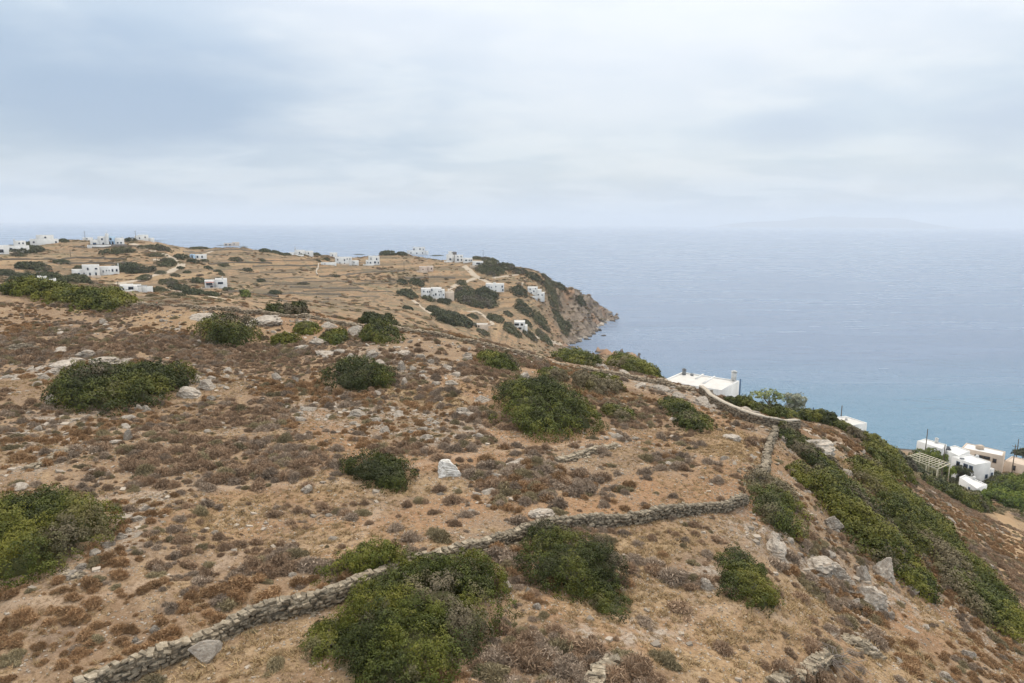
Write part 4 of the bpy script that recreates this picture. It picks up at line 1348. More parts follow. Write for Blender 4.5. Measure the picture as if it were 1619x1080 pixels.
# ------------------------------------------------------------------ houses
def paint(name, a, b, rough=.85):
    k = NT_(name)
    n1 = k.noise(k.coord('Position'), .7, 5, .6)
    n2 = k.noise(k.coord('Position', (1.5, 1.5, .25)), 1.0, 4, .6)
    c = k.mix(k.ramp(n1, .3, .7), a, b)
    c = k.mix(k.math('MULTIPLY', k.ramp(n2, .58, .75), .35), c, tuple(x * .72 for x in a))
    return k.out(c, rough)


M_WHITE = paint('whitewash', (.60, .60, .585), (.68, .68, .67))
M_BEIGE = paint('beige_render', (.48, .39, .31), (.56, .46, .37))
M_PINK = paint('bare_pink_render', (.50, .39, .32), (.58, .47, .39))
M_BLUE = paint('pale_blue_paint', (.36, .50, .66), (.44, .58, .72))
M_ROOF = paint('roof_screed', (.54, .52, .49), (.62, .60, .57))
M_SHUT = paint('blue_joinery', (.07, .12, .20), (.10, .16, .26))
M_BROWN = paint('brown_joinery', (.10, .07, .05), (.14, .10, .07))
M_SLATE = paint('dark_stone_base', (.13, .12, .12), (.19, .175, .165))
M_RED = paint('red_awning', (.42, .12, .09), (.50, .17, .13))
M_GREYP = paint('grey_metal', (.20, .21, .22), (.28, .29, .30))
M_WOOD = paint('pale_pergola_wood', (.50, .46, .34), (.62, .58, .44))
k = NT_('window_glass')
k.bsdf.inputs['Specular IOR Level'].default_value = .5
M_GLASS = k.out((.03, .035, .045), .12)


def box(x0, x1, y0, y1, z0, z1):
    v = [(x0, y0, z0), (x1, y0, z0), (x1, y1, z0), (x0, y1, z0), (x0, y0, z1), (x1, y0, z1), (x1, y1, z1), (x0, y1, z1)]
    return np.array(v, float), np.array([(0, 3, 2, 1), (4, 5, 6, 7), (0, 1, 5, 4), (1, 2, 6, 5), (2, 3, 7, 6), (3, 0, 4, 7)])


def part(name, parent, shapes, mat, smooth=False):
    v, f = join(shapes)
    return link(name, mesh_from(name, v, f, mat, smooth), parent)


def shell(quad, z0, z1, par, tk):
    """walls of a flat roofed block with a parapet; quad is counter-clockwise seen from above"""
    q = np.array(quad, float)
    c = q.mean(0)
    inn = c + (q - c) * (1 - tk / np.linalg.norm(q - c, axis=1, keepdims=True) * 1.4)
    V = [(*p, z0) for p in q] + [(*p, z1) for p in q] + [(*p, z1) for p in inn] + [(*p, z1 - par) for p in inn]
    Fc = []
    for a in range(4):
        b = (a + 1) % 4
        Fc += [(a, b, 4 + b, 4 + a), (4 + a, 4 + b, 8 + b, 8 + a), (8 + a, 8 + b, 12 + b, 12 + a)]
    roofV = [(*p, z1 - par + .01) for p in inn]
    return (np.array(V), np.array(Fc)), (np.array(roofV), np.array([(0, 1, 2, 3)]))


def opening(parent, A, B, t, zc, w, h, kind):
    """a window or door set on the wall that runs from A to B (outside on the right-hand side)"""
    A, B = np.array(A, float), np.array(B, float)
    d = (B - A) / np.linalg.norm(B - A)
    out = np.array([d[1], -d[0]])
    c = A + (B - A) * t
    fr = min(.14, w * .16)

    def bar(u0, u1, v0, v1, e0, e1):
        v, f = box(u0, u1, 0, 1, v0, v1)
        W_ = np.empty_like(v)
        for i, (u, e, z) in enumerate(v):
            e_ = e0 if e == 0 else e1
            W_[i] = (c[0] + d[0] * u + out[0] * e_, c[1] + d[1] * u + out[1] * e_, zc + z)
        return W_, f
    fm = {'w': M_SHUT, 'd': M_BROWN, 'o': M_GREYP, 'v': M_BROWN}[kind]
    o = part('door' if kind == 'd' else 'window', parent, [bar(-w / 2, w / 2, h / 2 - fr, h / 2, .10, .0), bar(-w / 2, w / 2, -h / 2, -h / 2 + fr, .10, .0), bar(-w / 2, -w / 2 + fr, -h / 2 + fr, h / 2 - fr, .10, .0), bar(w / 2 - fr, w / 2, -h / 2 + fr, h / 2 - fr, .10, .0)], fm)
    part('pane' if kind != 'd' else 'leaf', o, [bar(-w / 2 + fr, w / 2 - fr, -h / 2 + fr, h / 2 - fr, .04, .01)], M_GLASS if kind != 'd' else M_SHUT)
    return o


def villa(name, label, px, base, blocks, wins=(), depth=8.0, yaw=0.0, chim=(), wall=None, base_mat=None, Y=None, extra=None, group='white houses on the far hill and headland'):
    """blocks: (left px, right px, top px, setback m[, depth m[, material]]); heights and widths become metres at the site's own distance"""
    g0 = ground(px, base) if Y is None else ground_at(px, Y)
    dist = math.sqrt(g0.x ** 2 + g0.y ** 2 + (CAM_H - g0.z) ** 2)
    s_ = dist / FPX
    rz = -math.atan2(g0.x, g0.y) + yaw
    root = empty(name, g0, rz, label, 'house', group)
    rects = []
    for b in blocks:
        x0, x1, h_ = (b[0] - px) * s_, (b[1] - px) * s_, (base - b[2]) * s_
        y0 = b[3]
        dp = b[4] if len(b) > 4 and b[4] else depth
        m = b[5] if len(b) > 5 else (wall or M_WHITE)
        (v, f), (rv, rf) = shell([(x0, y0), (x1, y0), (x1, y0 + dp), (x0, y0 + dp)], -3.5, h_, .28, .25)
        part('wall', root, [(v, f)], m)
        part('roof', root, [(rv, rf)], M_ROOF)
        rects.append((x0, x1, y0, h_))
    for (wx, wy, ww, wh, kind) in wins:
        x, z = (wx - px) * s_, (base - wy) * s_
        cand = [r_ for r_ in rects if r_[0] < x < r_[1] and z < r_[3]]
        if not cand:
            continue
        r_ = min(cand, key=lambda q: q[2])
        opening(root, (r_[0], r_[2]), (r_[1], r_[2]), (x - r_[0]) / (r_[1] - r_[0]), z, ww * s_, wh * s_, kind)
    for (cx_, ct, cb, cw) in chim:
        x = (cx_ - px) * s_
        y = min([r_ for r_ in rects if r_[0] - 1 <= x <= r_[1] + 1] or rects, key=lambda q: q[2])[2] + 1.2
        c_ = cw * s_ / 2
        o = part('chimney', root, [box(x - c_, x + c_, y - c_, y + c_, (base - cb) * s_, (base - ct) * s_)], M_WHITE)
        part('chimney_cap', o, [box(x - c_ * 1.25, x + c_ * 1.25, y - c_ * 1.25, y + c_ * 1.25, (base - ct) * s_ + .02, (base - ct) * s_ + .18)], M_WHITE)
    if len(rects) > 1 and dist < 560:
        xa, xb = min(r_[0] for r_ in rects), max(r_[1] for r_ in rects)
        ya = min(r_[2] for r_ in rects) - 4.0
        part('yard_wall', root, [box(xa - 1.5, xb - (xb - xa) * .4, ya, ya + .3, -3, .7), box(xa - 1.8, xa - 1.5, ya, ya + 6, -3, .7)], M_BEIGE if len(wins) % 2 else M_WHITE)
    if base_mat:
        part('plinth', root, [box(min(r_[0] for r_ in rects) - 1.2, max(r_[1] for r_ in rects) + 1.2, min(r_[2] for r_ in rects) - 2.5, 1.0, -3, (base - base_mat) * s_)], M_SLATE)
    if extra:
        extra(root, s_)
    return root


W, D_ = 'w', 'd'
print('houses')
villa('white_house', 'low white house with flat roof at the left edge of the skyline', 4, 402, [(-14, 11, 391, 0)], [(3, 398, 5, 4, W), (-5, 398, 3, 4, W)])
villa('white_house', 'stepped two storey white house beside the left edge of the skyline', 26, 400, [(11, 40, 391, 0), (24, 37, 385, .6)], [(21, 395, 3, 2.5, W), (30, 388, 1.5, 2, W), (34, 388, 1.5, 2, W), (32, 395, 2, 3, W), (26, 396, 1.4, 2, W)], chim=[(25, 383, 386, 1.4)])
villa('white_house', 'white house with side wings behind the pale tree on the skyline', 70, 387, [(55, 86, 380, 0), (62, 81, 375, .8)], [(59, 384, 2, 2, W), (83, 384, 2, 2, W), (72, 378, 2, 2, W)])
villa('blue_white_villa', 'white villa with pale blue centre above a dark stone base', 169, 389, [(150, 160, 381, 0), (159, 168, 376.5, .5), (168, 172, 372.5, .2, 6), (171, 180, 376.5, .5, 8, M_BLUE), (179, 190, 378.5, 0)],
      [(155, 386, 4, 3, 'd'), (164, 380, 2, 2.6, W), (165, 386, 2, 3, W), (174, 380, 2.6, 3, W), (172.6, 385, 2.4, 4, W), (176, 385, 2.4, 4, W), (182, 385, 2, 2, W), (186, 385, 2, 2, W)], chim=[(188, 377, 379, 1.2), (170, 368.5, 373, .5)], base_mat=387)
villa('white_house', 'L shaped white house with taller middle block on the left fields', 153, 437, [(125, 138, 428, .8), (137, 157, 422, 0), (157, 180, 425, 1.4)],
      [(133, 434, 2.4, 4, W), (138.8, 433, 1.4, 2.2, W), (143.5, 427, 2, 3.4, W), (153, 427, 3, 2, W), (145.5, 434, 2, 4, W), (152.5, 434, 2, 4, W), (165, 430, 1, 2, W), (168, 430, 1, 2, W), (172, 430, 2, 3.4, W), (177, 430, 2.2, 3.4, W), (161, 431, 1.2, 3, W)], chim=[(179.2, 421, 425.5, 1.4)])
villa('white_house', 'white roof just showing behind the long olive crest shrub', 60, 447, [(45, 80, 443.5, 0), (60, 70, 440, 1)], [(66, 443, 2, 2, W)])
villa('white_hut', 'tiny white hut beside a pole on the skyline', 139, 380, [(133, 145, 376.5, 0)], [(138, 378, 1.5, 1.6, W)])
villa('white_house', 'small white house on the highest skyline knoll', 226, 380, [(216, 233, 374, 0), (220, 233, 372.6, .5), (233, 240, 377, 1)], [(229, 376, 1.4, 2.2, W), (222, 377, 1.4, 2, W)])


def gable(root, s_):
    v = np.array([(-11 * s_, -.3, 5 * s_), (-7 * s_, -.3, 5 * s_), (-9 * s_, -.3, 8.4 * s_), (-11 * s_, .2, 5 * s_), (-7 * s_, .2, 5 * s_), (-9 * s_, .2, 8.4 * s_)])
    link('bell_gable', mesh_from('bell_gable', v, np.array([(0, 1, 2), (5, 4, 3), (0, 3, 4), (0, 4, 1), (1, 4, 5), (1, 5, 2), (2, 5, 3), (2, 3, 0)]), M_BLUE), root)


villa('chapel', 'small chapel with pale blue bell gable on the far hill', 315, 410, [(303, 310, 403, 0, 5, M_BLUE), (309, 325, 403.5, .6)], [(306, 407, 1.6, 3.5, 'd'), (313, 406.5, 2, 3, W), (319, 406.5, 2, 3, W)], extra=gable)


def awning(root, s_):
    part('awning', root, [box(-14 * s_, -2 * s_, -2.4, .1, 9 * s_, 9.35 * s_)], M_RED)
    part('veranda_post', root, [box(-14 * s_, -13.5 * s_, -2.3, -2.1, -2, 9 * s_)], M_WHITE)
    part('veranda_post', root, [box(-4 * s_, -3.5 * s_, -2.3, -2.1, -2, 9 * s_)], M_WHITE)


villa('white_house', 'white house with red awning over its veranda', 342, 456, [(327, 342, 445, .6), (341, 357, 443, 0)], [(333, 449.5, 8, 3, 'd'), (348, 448.5, 7, 3, W), (336, 454, 4, 3, W)], chim=[(351, 440, 443.5, 1.4)], extra=awning)


def pool(root, s_):
    part('pergola_roof', root, [box(2 * s_, 14 * s_, -4, 0, 7 * s_, 7.3 * s_)], M_GREYP)
    for x in (3, 8, 13):
        part('pergola_post', root, [box(x * s_, (x + .6) * s_, -3.8, -3.5, -2, 7 * s_)], M_WHITE)


villa('white_house', 'low white house with dark pergola beside the bend of the track', 215, 460, [(196, 212, 452, 0), (206, 222, 453.5, 1.5), (221, 236, 456, 2.5, 4)], [(209, 456, 6, 4, W), (200, 457, 2, 3, W)], extra=pool, group='white houses on the far hill and headland')
villa('ruined_house', 'beige unfinished house with dark openings on the skyline', 367, 389, [(356, 368, 385, 0, 8, M_BEIGE), (367, 377, 383.5, .3, 8, M_BEIGE)], [(359, 387, 3, 2.4, 'v'), (364, 387, 3, 2.4, 'v'), (370, 386, 1.4, 2, 'v')])
villa('white_house', 'white house with tall chimney among skyline bushes', 478, 404, [(459, 467, 400, 0), (467, 482, 396.5, .5), (481, 494, 398, 1)], [(474, 400, 1.6, 2.2, W), (487, 401, 1.6, 2.2, W)], chim=[(468, 392.5, 397, 1.3)])
villa('white_house', 'single white cube house against the sea right of the tall chimney house', 528, 407.5, [(522, 533, 400.5, 0)], [(526, 404, 1.3, 2, W)])
villa('white_house', 'two storey white house with six small windows above the fields', 546, 418, [(531, 556, 407.5, 0), (556, 566, 413, 1.2)], [(535, 411, 1.5, 2.4, W), (538, 416, 1.5, 2.4, W), (545, 411.5, 2, 2.6, W), (549, 410, 1.2, 2, W), (553, 410, 1.2, 2, W), (545, 416.5, 1.8, 1.4, W), (559, 415.5, 1.3, 2, W)])
villa('white_house', 'white house with upper loggia right of the six window house', 590, 419, [(579, 600, 412, 0), (583, 600, 406, .8)], [(587, 409.5, 1.2, 3.4, W), (595.6, 410, 1.8, 3, W), (586, 415.5, 2, 2.4, W), (593, 415, 3, 3, 'd'), (598, 415.5, 1.6, 2.4, W), (582, 415.5, 1.4, 2, W)])
villa('white_house', 'two storey white villa with dark upper windows on the headland skyline', 659, 403, [(644, 672, 396, 0), (653, 672, 391, .6), (672, 677, 397, 1)], [(654.8, 394.5, 2, 2.8, W), (664, 394, 2, 2.6, W), (669, 394.5, 1.3, 1.8, W), (650, 400, 1.5, 2, W), (659, 400.5, 2, 2, W), (668, 400, 1.5, 2.4, W)])
villa('white_villa', 'white stepped villa with grey terrace on top of the headland', 714, 414, [(706, 718, 403, 0), (709, 716, 398.5, 2), (716, 722, 399, 3, 6, M_SLATE)], [(712, 410, 3, 3, 'd'), (715, 400, 1.4, 1.8, W)])
villa('white_house', 'two storey white house in the middle of the headland top cluster', 726, 415, [(719, 732, 404, 0)], [(724, 406, 1.4, 1.8, W), (729, 406, 1.4, 1.8, W), (724, 411, 2.6, 3, W), (729.6, 411, 2, 2.4, W)])
villa('white_house', 'pinkish white low house at the right of the headland top cluster', 739, 416, [(732, 747, 409, .4)], [(737, 412, 3, 2, W), (742, 412, 1.6, 2.2, W), (745, 412, 1.6, 2.2, W)])
villa('white_house', 'long low white house with terrace on the seaward headland shoulder', 757, 421, [(747, 764, 414, 0), (763, 771, 418.5, -1, 4)], [(756, 417, 6, 2.4, W)])
villa('unfinished_house', 'pinkish beige unfinished cube house on the bare headland field', 674, 429, [(663, 676, 422, 0, 7, M_PINK), (675, 685, 421.5, .5, 7, M_PINK)], [(669, 426, 1.6, 1.6, 'v'), (676, 426, 1.2, 3, 'v'), (682, 425, 1.6, 2.6, 'v')])
villa('white_house', 'large white two storey house with many small windows above green gardens', 684, 473, [(666, 683, 457, .8), (682, 698, 456, 0), (697, 703, 459, .6), (703, 718, 463, 2.5, 5, M_BEIGE)],
      [(670.5, 461, 1.6, 2.4, W), (676.5, 461.5, 1.6, 2.6, W), (679.5, 461.5, 1.4, 2.4, W), (683, 458.5, 1.8, 3, W), (694, 461, 1.4, 2, W), (697, 461, 1.4, 2, W), (679, 467, 1.3, 2.2, W), (685.5, 467, 1.5, 2.2, W), (689, 465.5, 2.6, 3.4, 'o'), (694.6, 466.5, 1.4, 2, W), (701, 466.5, 1.5, 2.2, W)])
villa('white_house', 'white rectangular house with dark corner windows on the headland slope', 783, 462, [(768, 797, 449.5, 0), (780, 784, 448, 3, 3)], [(773, 454, 1.6, 2.4, W), (770.4, 459, 1.6, 2.2, W), (784, 453.5, 1.4, 2.4, W), (784, 460, 1.6, 2.2, W), (794, 453.5, 2, 3, W), (795, 459, 2, 2.6, W), (777, 455, 1.2, 2, W)])
villa('white_house', 'stepped white house closest to the seaward crest', 846, 469, [(834, 850, 455, 1), (849, 856, 459, .5), (848, 861, 463, -.8)], [(838, 458, 1.6, 2.2, W), (844, 461, 2, 2.4, W), (851, 466, 2, 2, W), (857, 466.5, 2, 2, W), (846.5, 456.8, 1.2, 1.6, W), (840, 463.5, 1.6, 2, W)])
villa('veranda_house', 'small pale house with shaded veranda near the cove', 823, 523, [(813, 830, 510, 1.8), (829, 834, 516, .5)], [(817, 514, 7, 3.4, 'v'), (825, 514, 4, 3.4, 'v'), (822, 520, 5, 3, 'v')], wall=M_WHITE)
villa('stone_hut', 'tiny beige hut with two openings below the dark hedge on the headland', 757, 519, [(748, 772, 513, 0, 5, M_BEIGE)], [(753, 516, 2, 2.6, 'v'), (757, 516, 2, 2.6, 'v')])
villa('white_wall_house', 'low cream wall and shed left of the six window house', 518, 419, [(508, 531, 415.5, 0, 4)], [(514, 417.5, 1, 1.6, W)])


# ---- the houses on the seaward side: roof corners surveyed on a level roof
def on_level(px, py, z):
    d = ray(px, py)
    t = (z - CAM_H) / d[2]
    return np.array([d[0] * t, d[1] * t])


def flat_house(name, label, corners, zr, wall_h, mats=(None, None), group='houses by the sea', par=.22, square=True):
    q = np.array([on_level(*c, zr) for c in corners])
    if len(q) == 3:
        q = np.vstack([q, q[0] + q[2] - q[1]])
    if np.cross(q[1] - q[0], q[2] - q[1]) < 0:
        q = q[::-1]
    c = q.mean(0)
    root = empty(name, (c[0], c[1], zr - wall_h), 0, label, 'house', group)
    loc = q - c
    (v, f), (rv, rf) = shell(loc, -3.0, wall_h, par, .3)
    part('wall', root, [(v, f)], mats[0] or M_WHITE)
    part('roof', root, [(rv, rf)], mats[1] or M_ROOF)
    print(name, [round(float(np.linalg.norm(loc[i] - loc[i - 1])), 1) for i in range(4)], 'ground', round(float(height(c[0], c[1])), 1), 'roof', zr)
    return root, loc, wall_h


def chimney(root, loc, at, z0, h_, w_, mat=None, cap=True):
    x, y = at
    o = part('chimney', root, [box(x - w_ / 2, x + w_ / 2, y - w_ / 2, y + w_ / 2, z0, z0 + h_)], mat or M_WHITE)
    if cap:
        part('chimney_cap', o, [box(x - w_ * .62, x + w_ * .62, y - w_ * .62, y + w_ * .62, z0 + h_ + .005, z0 + h_ + .14), box(x - w_ * .3, x + w_ * .3, y - w_ * .3, y + w_ * .3, z0 + h_ + .14, z0 + h_ + .3)], mat or M_WHITE)


root, loc, H_ = flat_house('white_house', 'near white house with flat roof and round topped chimney on the crest', [(1079, 588), (1169, 602), (1141, 617)], 51.2, 3.4)
cc = loc.mean(0)
P_ = lambda u, v: loc[0] + (loc[1] - loc[0]) * u + (loc[3] - loc[0]) * v
ctr = np.array(root.location[:2])
chimney(root, loc, on_level(1160, 600.5, 51.2) - ctr, H_ - .2, 1.7, .75)
chimney(root, loc, on_level(1081.5, 591, 51.2) - ctr, H_ - .2, 1.0, .6, M_GREYP)
for u in ((1100, 598, 1112, 590.5), (1112, 605, 1130, 594)):
    a_, b_ = on_level(u[0], u[1], 51.2) - ctr, on_level(u[2], u[3], 51.2) - ctr
    d_ = (b_ - a_) / np.linalg.norm(b_ - a_)
    n_ = np.array([-d_[1], d_[0]]) * .18
    v, f = box(0, 1, 0, 1, H_ - .4, H_ - .06)
    for i, (uu, ww, _) in enumerate(v.copy()):
        p2 = a_ + (b_ - a_) * uu + n_ * (2 * ww - 1)
        v[i, :2] = p2
    part('roof_ridge', root, [(v, f)], M_WHITE)
p2 = on_level(1094, 592.5, 51.2) - ctr
part('roof_vent', root, [box(p2[0] - .25, p2[0] + .25, p2[1] - .25, p2[1] + .25, H_ - .3, H_ + .25)], M_GREYP)
a_ = on_level(1170.5, 604, 51.2) - ctr
part('drainpipe', root, [box(a_[0] - .1, a_[0] + .1, a_[1] - .1, a_[1] + .1, -2.5, H_ + .55)], M_SHUT)

root, loc, H_ = flat_house('white_house', 'flat roofed white house half hidden in shrubs below the footpath', [(1318, 660), (1337, 657.5), (1371, 668.5), (1349, 672.5)], 31.0, 3.6)
ctr = np.array(root.location[:2])
for i in range(4):
    if abs(np.cross(loc[(i + 1) % 4] - loc[i], -ctr)) >= 0:
        opening(root, loc[i], loc[(i + 1) % 4], .35, 1.4, 1.0, 1.3, 'w')
p2 = on_level(1338, 663, 31.0) - ctr
chimney(root, loc, p2, H_ - .2, .8, .5, M_WHITE, False)

root, loc, H_ = flat_house('white_house', 'long white seaside house with slim chimney, uppermost of the row', [(1450, 697), (1463, 693.5), (1497, 703), (1490, 710)], 14.0, 3.6, (None, M_WHITE))
ctr = np.array(root.location[:2])
chimney(root, loc, on_level(1480.5, 699.5, 14.0) - ctr, H_ - .2, 1.4, .7)
opening(root, loc[3], loc[0], .5, 1.8, 1.0, 1.2, 'w')

root, loc, H_ = flat_house('white_house', 'white seaside house with solar panel in the middle of the row', [(1491, 709), (1510, 704), (1534, 713), (1516, 721)], 12.5, 3.4, (None, M_WHITE))
ctr = np.array(root.location[:2])
p2 = on_level(1497, 710.5, 12.5) - ctr
v = np.array([(p2[0] - 1, p2[1] - .7, H_), (p2[0] + 1, p2[1] - .7, H_), (p2[0] + 1, p2[1] + .6, H_ + .8), (p2[0] - 1, p2[1] + .6, H_ + .8), (p2[0] - 1, p2[1] - .64, H_ - .1), (p2[0] + 1, p2[1] - .64, H_ - .1), (p2[0] + 1, p2[1] + .66, H_ + .7), (p2[0] - 1, p2[1] + .66, H_ + .7)])
link('solar_panel', mesh_from('solar_panel', v, box(0, 1, 0, 1, 0, 1)[1], M_GLASS), root)

root, loc, H_ = flat_house('white_house', 'two storey white seaside house nearest the pines', [(1505, 722), (1534, 718.5), (1567, 730.5), (1542, 735)], 14.5, 5.6, (None, M_WHITE))
ctr = np.array(root.location[:2])
a_, b_ = on_level(1542, 735, 14.5) - ctr, on_level(1567, 730.5, 14.5) - ctr
d_ = (b_ - a_) / np.linalg.norm(b_ - a_)
pw = b_ + d_ * .02
ann = [b_ + d_ * .01, b_ + d_ * 1.8, b_ + d_ * 1.8 + np.array([-d_[1], d_[0]]) * 2.6, b_ + d_ * .01 + np.array([-d_[1], d_[0]]) * 2.6]
(v, f), (rv, rf) = shell(ann, -3, 3.4, .2, .2)
part('annex', root, [(v, f), (rv, rf)], M_WHITE)
opening(root, ann[0], ann[1], .5, 1.6, .9, 1.5, 'w')
opening(root, a_, b_, .8, 1.5, 1.0, 1.2, 'w')
e_ = on_level(1505, 722, 14.5) - ctr
opening(root, e_, a_, .62, 4.2, 1.3, 1.5, 'w')
opening(root, e_, a_, .85, 4.2, 1.1, 1.5, 'w')
opening(root, e_, a_, .3, 4.2, 1.1, 1.4, 'w')
p2 = on_level(1545, 722, 14.5) - ctr
chimney(root, loc, p2, H_ - .2, .7, .6, M_WHITE, False)
p2 = on_level(1521, 725, 14.5) - ctr
part('roof_vent', root, [box(p2[0] - .5, p2[0] + .5, p2[1] - .3, p2[1] + .3, H_ - .3, H_ + .2)], M_GREYP)

root, loc, H_ = flat_house('beige_house', 'long beige seaside house with white roof, closest to the water', [(1520, 708), (1528, 700), (1590, 714), (1586, 721)], 11.5, 4.6, (M_BEIGE, M_WHITE))
ctr = np.array(root.location[:2])
e_, a_ = on_level(1520, 708, 11.5) - ctr, on_level(1586, 721, 11.5) - ctr
opening(root, e_, a_, .82, 2.6, 1.0, 1.3, 'v')
opening(root, e_, a_, .45, 3.0, 2.4, 1.0, 'v')
opening(root, e_, a_, .62, 3.0, 2.0, 1.0, 'v')
p2 = on_level(1549, 709, 11.5) - ctr
part('roof_block', root, [box(p2[0] - .9, p2[0] + .9, p2[1] - .7, p2[1] + .7, H_ - .3, H_ + 1.0)], M_BEIGE)
p2 = on_level(1528, 702, 11.5) - ctr
root2, loc2, H2 = flat_house('white_hut', 'low white hut with sloping yard wall below the terrace', [(1517, 754), (1526, 750.5), (1561, 766), (1545, 773)], 19.2, 2.6, (None, M_WHITE))
ctr = np.array(root2.location[:2])
opening(root2, on_level(1517, 754, 19.2) - ctr, on_level(1545, 773, 19.2) - ctr, .6, 1.2, .8, 1.2, 'w')
p2 = on_level(1540, 757, 19.2) - ctr
chimney(root2, loc2, p2, H2 - .2, .8, .5, M_WHITE, False)
root3, loc3, H3 = flat_house('beige_house', 'low beige terrace building at the right edge by the water', [(1589, 728), (1600, 721), (1650, 733), (1640, 742)], 8.0, 3.2, (M_BEIGE, M_BEIGE))
ctr = np.array(root3.location[:2])
opening(root3, on_level(1589, 728, 8.0) - ctr, on_level(1640, 742, 8.0) - ctr, .3, 1.6, 1.0, 1.6, 'v')


# pergola on the terrace
zp = 25.8
quad = [on_level(1433, 722, zp), on_level(1455, 716, zp), on_level(1502, 733, zp), on_level(1482, 742, zp)]
c = np.mean(quad, 0)
root = empty('pergola', (c[0], c[1], zp - 2.4), 0, 'open pale timber pergola on the garden terrace of the seaside houses', 'pergola')
Q = [p - c for p in quad]


def beam(a, b, z0, z1, w_):
    d_ = (b - a) / np.linalg.norm(b - a)
    n_ = np.array([-d_[1], d_[0]]) * w_ / 2
    v, f = box(0, 1, 0, 1, z0, z1)
    for i, (u, ww, _) in enumerate(v.copy()):
        v[i, :2] = a + (b - a) * u + n_ * (2 * ww - 1)
    return v, f


for a, b in ((0, 1), (1, 2), (2, 3), (3, 0)):
    part('beam', root, [beam(Q[a], Q[b], 2.3, 2.46, .16)], M_WOOD)
for i in range(1, 10):
    t = i / 10
    part('rafter', root, [beam(Q[0] + (Q[3] - Q[0]) * t, Q[1] + (Q[2] - Q[1]) * t, 2.47, 2.57, .12)], M_WOOD)
for i in range(1, 4):
    t = i / 4
    part('rafter', root, [beam(Q[0] + (Q[1] - Q[0]) * t, Q[3] + (Q[2] - Q[3]) * t, 2.30, 2.44, .12)], M_WOOD)
for t, (a, b) in [(0, (0, 3)), (.33, (0, 3)), (.66, (0, 3)), (1, (0, 3)), (0, (1, 2)), (.33, (1, 2)), (.66, (1, 2)), (1, (1, 2))]:
    p2 = Q[a] + (Q[b] - Q[a]) * t
    part('post', root, [box(p2[0] - .08, p2[0] + .08, p2[1] - .08, p2[1] + .08, -3.0, 2.3)], M_WOOD)


# ------------------------------------------------------------------ poles
def pole(label, px, base, top, arms=True, mat=None, Y=None):
    g0 = ground(px, base) if Y is None else ground_at(px, Y)
    dist = math.sqrt(g0.x ** 2 + g0.y ** 2 + (CAM_H - g0.z) ** 2)
    pb = to_px(np.array(g0))[1]
    h_ = (pb - top) * dist / FPX
    root = empty('utility_pole', g0, -math.atan2(g0.x, g0.y) + .4, label, 'pole', 'utility poles')
    v, f = tube([(0, 0, -.5), (0, 0, h_ * .5), (0, 0, h_)], (.15, .13, .10), 8)
    link('shaft', mesh_from('shaft', v, f, mat or M_BARK, True), root)
    if arms:
        part('crossarm', root, [box(-.8, .8, -.06, .06, h_ - .55, h_ - .42)], M_GREYP)
        for x in (-.7, 0.0, .7):
            v, f = tube([(x, 0, h_ - .42), (x, 0, h_ - .22)], (.06, .04), 6)
            link('insulator', mesh_from('insulator', v, f, M_GREYP), root)


for a in [('pole behind the white roof at the crest shrub', 63, 446, 431), ('pole beside the tiny skyline hut', 135, 381, 368), ('pole left of the skyline knoll house', 215, 381, 367), ('left of two skyline poles', 270, 384, 374), ('right of two skyline poles', 274, 384, 371),
          ('pole on the skyline left of the beige unfinished house', 345, 391, 380), ('pole above the bare field corner', 502, 413, 399), ('pole behind the six window house', 548, 407, 397), ('pole right of the six window house', 566, 407, 400),
          ('pole standing in the bare headland field', 639, 430, 415), ('pole beside the unfinished pink house', 677, 447, 433), ('tall pole on the headland shoulder', 764, 420, 396), ('pole behind the rectangular headland house', 781, 448, 436),
          ('pole in the left fields below the dark villa base', 112, 408, 397), ('pole beside the track bend', 248, 413, 404), ('pole by the low house with dark pergola', 187, 456, 446)]:
    pole(*a)
pole('dark pole behind the flat roofed white house', 1327, 0, 645, Y=172, arms=False)
pole('slim pole beside the uppermost seaside house', 1459, 0, 687, Y=186, arms=False)
pole('pole between the pergola and the seaside houses', 1487, 0, 711, Y=168, arms=False)
pole('pole in front of the low beige building', 1597, 0, 714, Y=182)
pole('slim pole at the seaward right edge', 1606, 0, 700, Y=226, arms=False)
pole('pole by the ruddy rocks of the bay', 983, 0, 551, Y=330, arms=False)
pole('bluish pole among the shrubs below the crest house', 1284, 0, 646, Y=124, arms=False, mat=M_SHUT)
g0 = ground(80, 527)
root = empty('survey_stake', g0, 0, 'thin wooden stake standing in the dry grass at upper left', 'stake')
part('shaft', root, [box(-.04, .04, -.04, .04, -.2, 1.1)], M_BARK)
part('painted_tip', root, [box(-.045, .045, -.045, .045, .95, 1.12)], M_RED)
g0 = ground(249, 490)
root = empty('survey_stake', g0, 0, 'thin dark stake in front of the crest wall at left', 'stake')
part('shaft', root, [box(-.04, .04, -.04, .04, -.2, 1.1)], M_BARK)
part('painted_tip', root, [box(-.045, .045, -.045, .045, .95, 1.12)], M_RED)

# ------------------------------------------------------------------ tracks, terrace lines
k = NT_('pale_dirt_track')
M_TRACK = k.out(k.mix(k.noise(k.coord('Position'), .5, 5, .65), (.34, .28, .215), (.47, .40, .315)), .95)


k = NT_('ochre_dirt')
M_OCHRE = k.out(k.mix(k.noise(k.coord('Position'), .9, 5, .65), (.27, .175, .095), (.40, .28, .165)), .95)


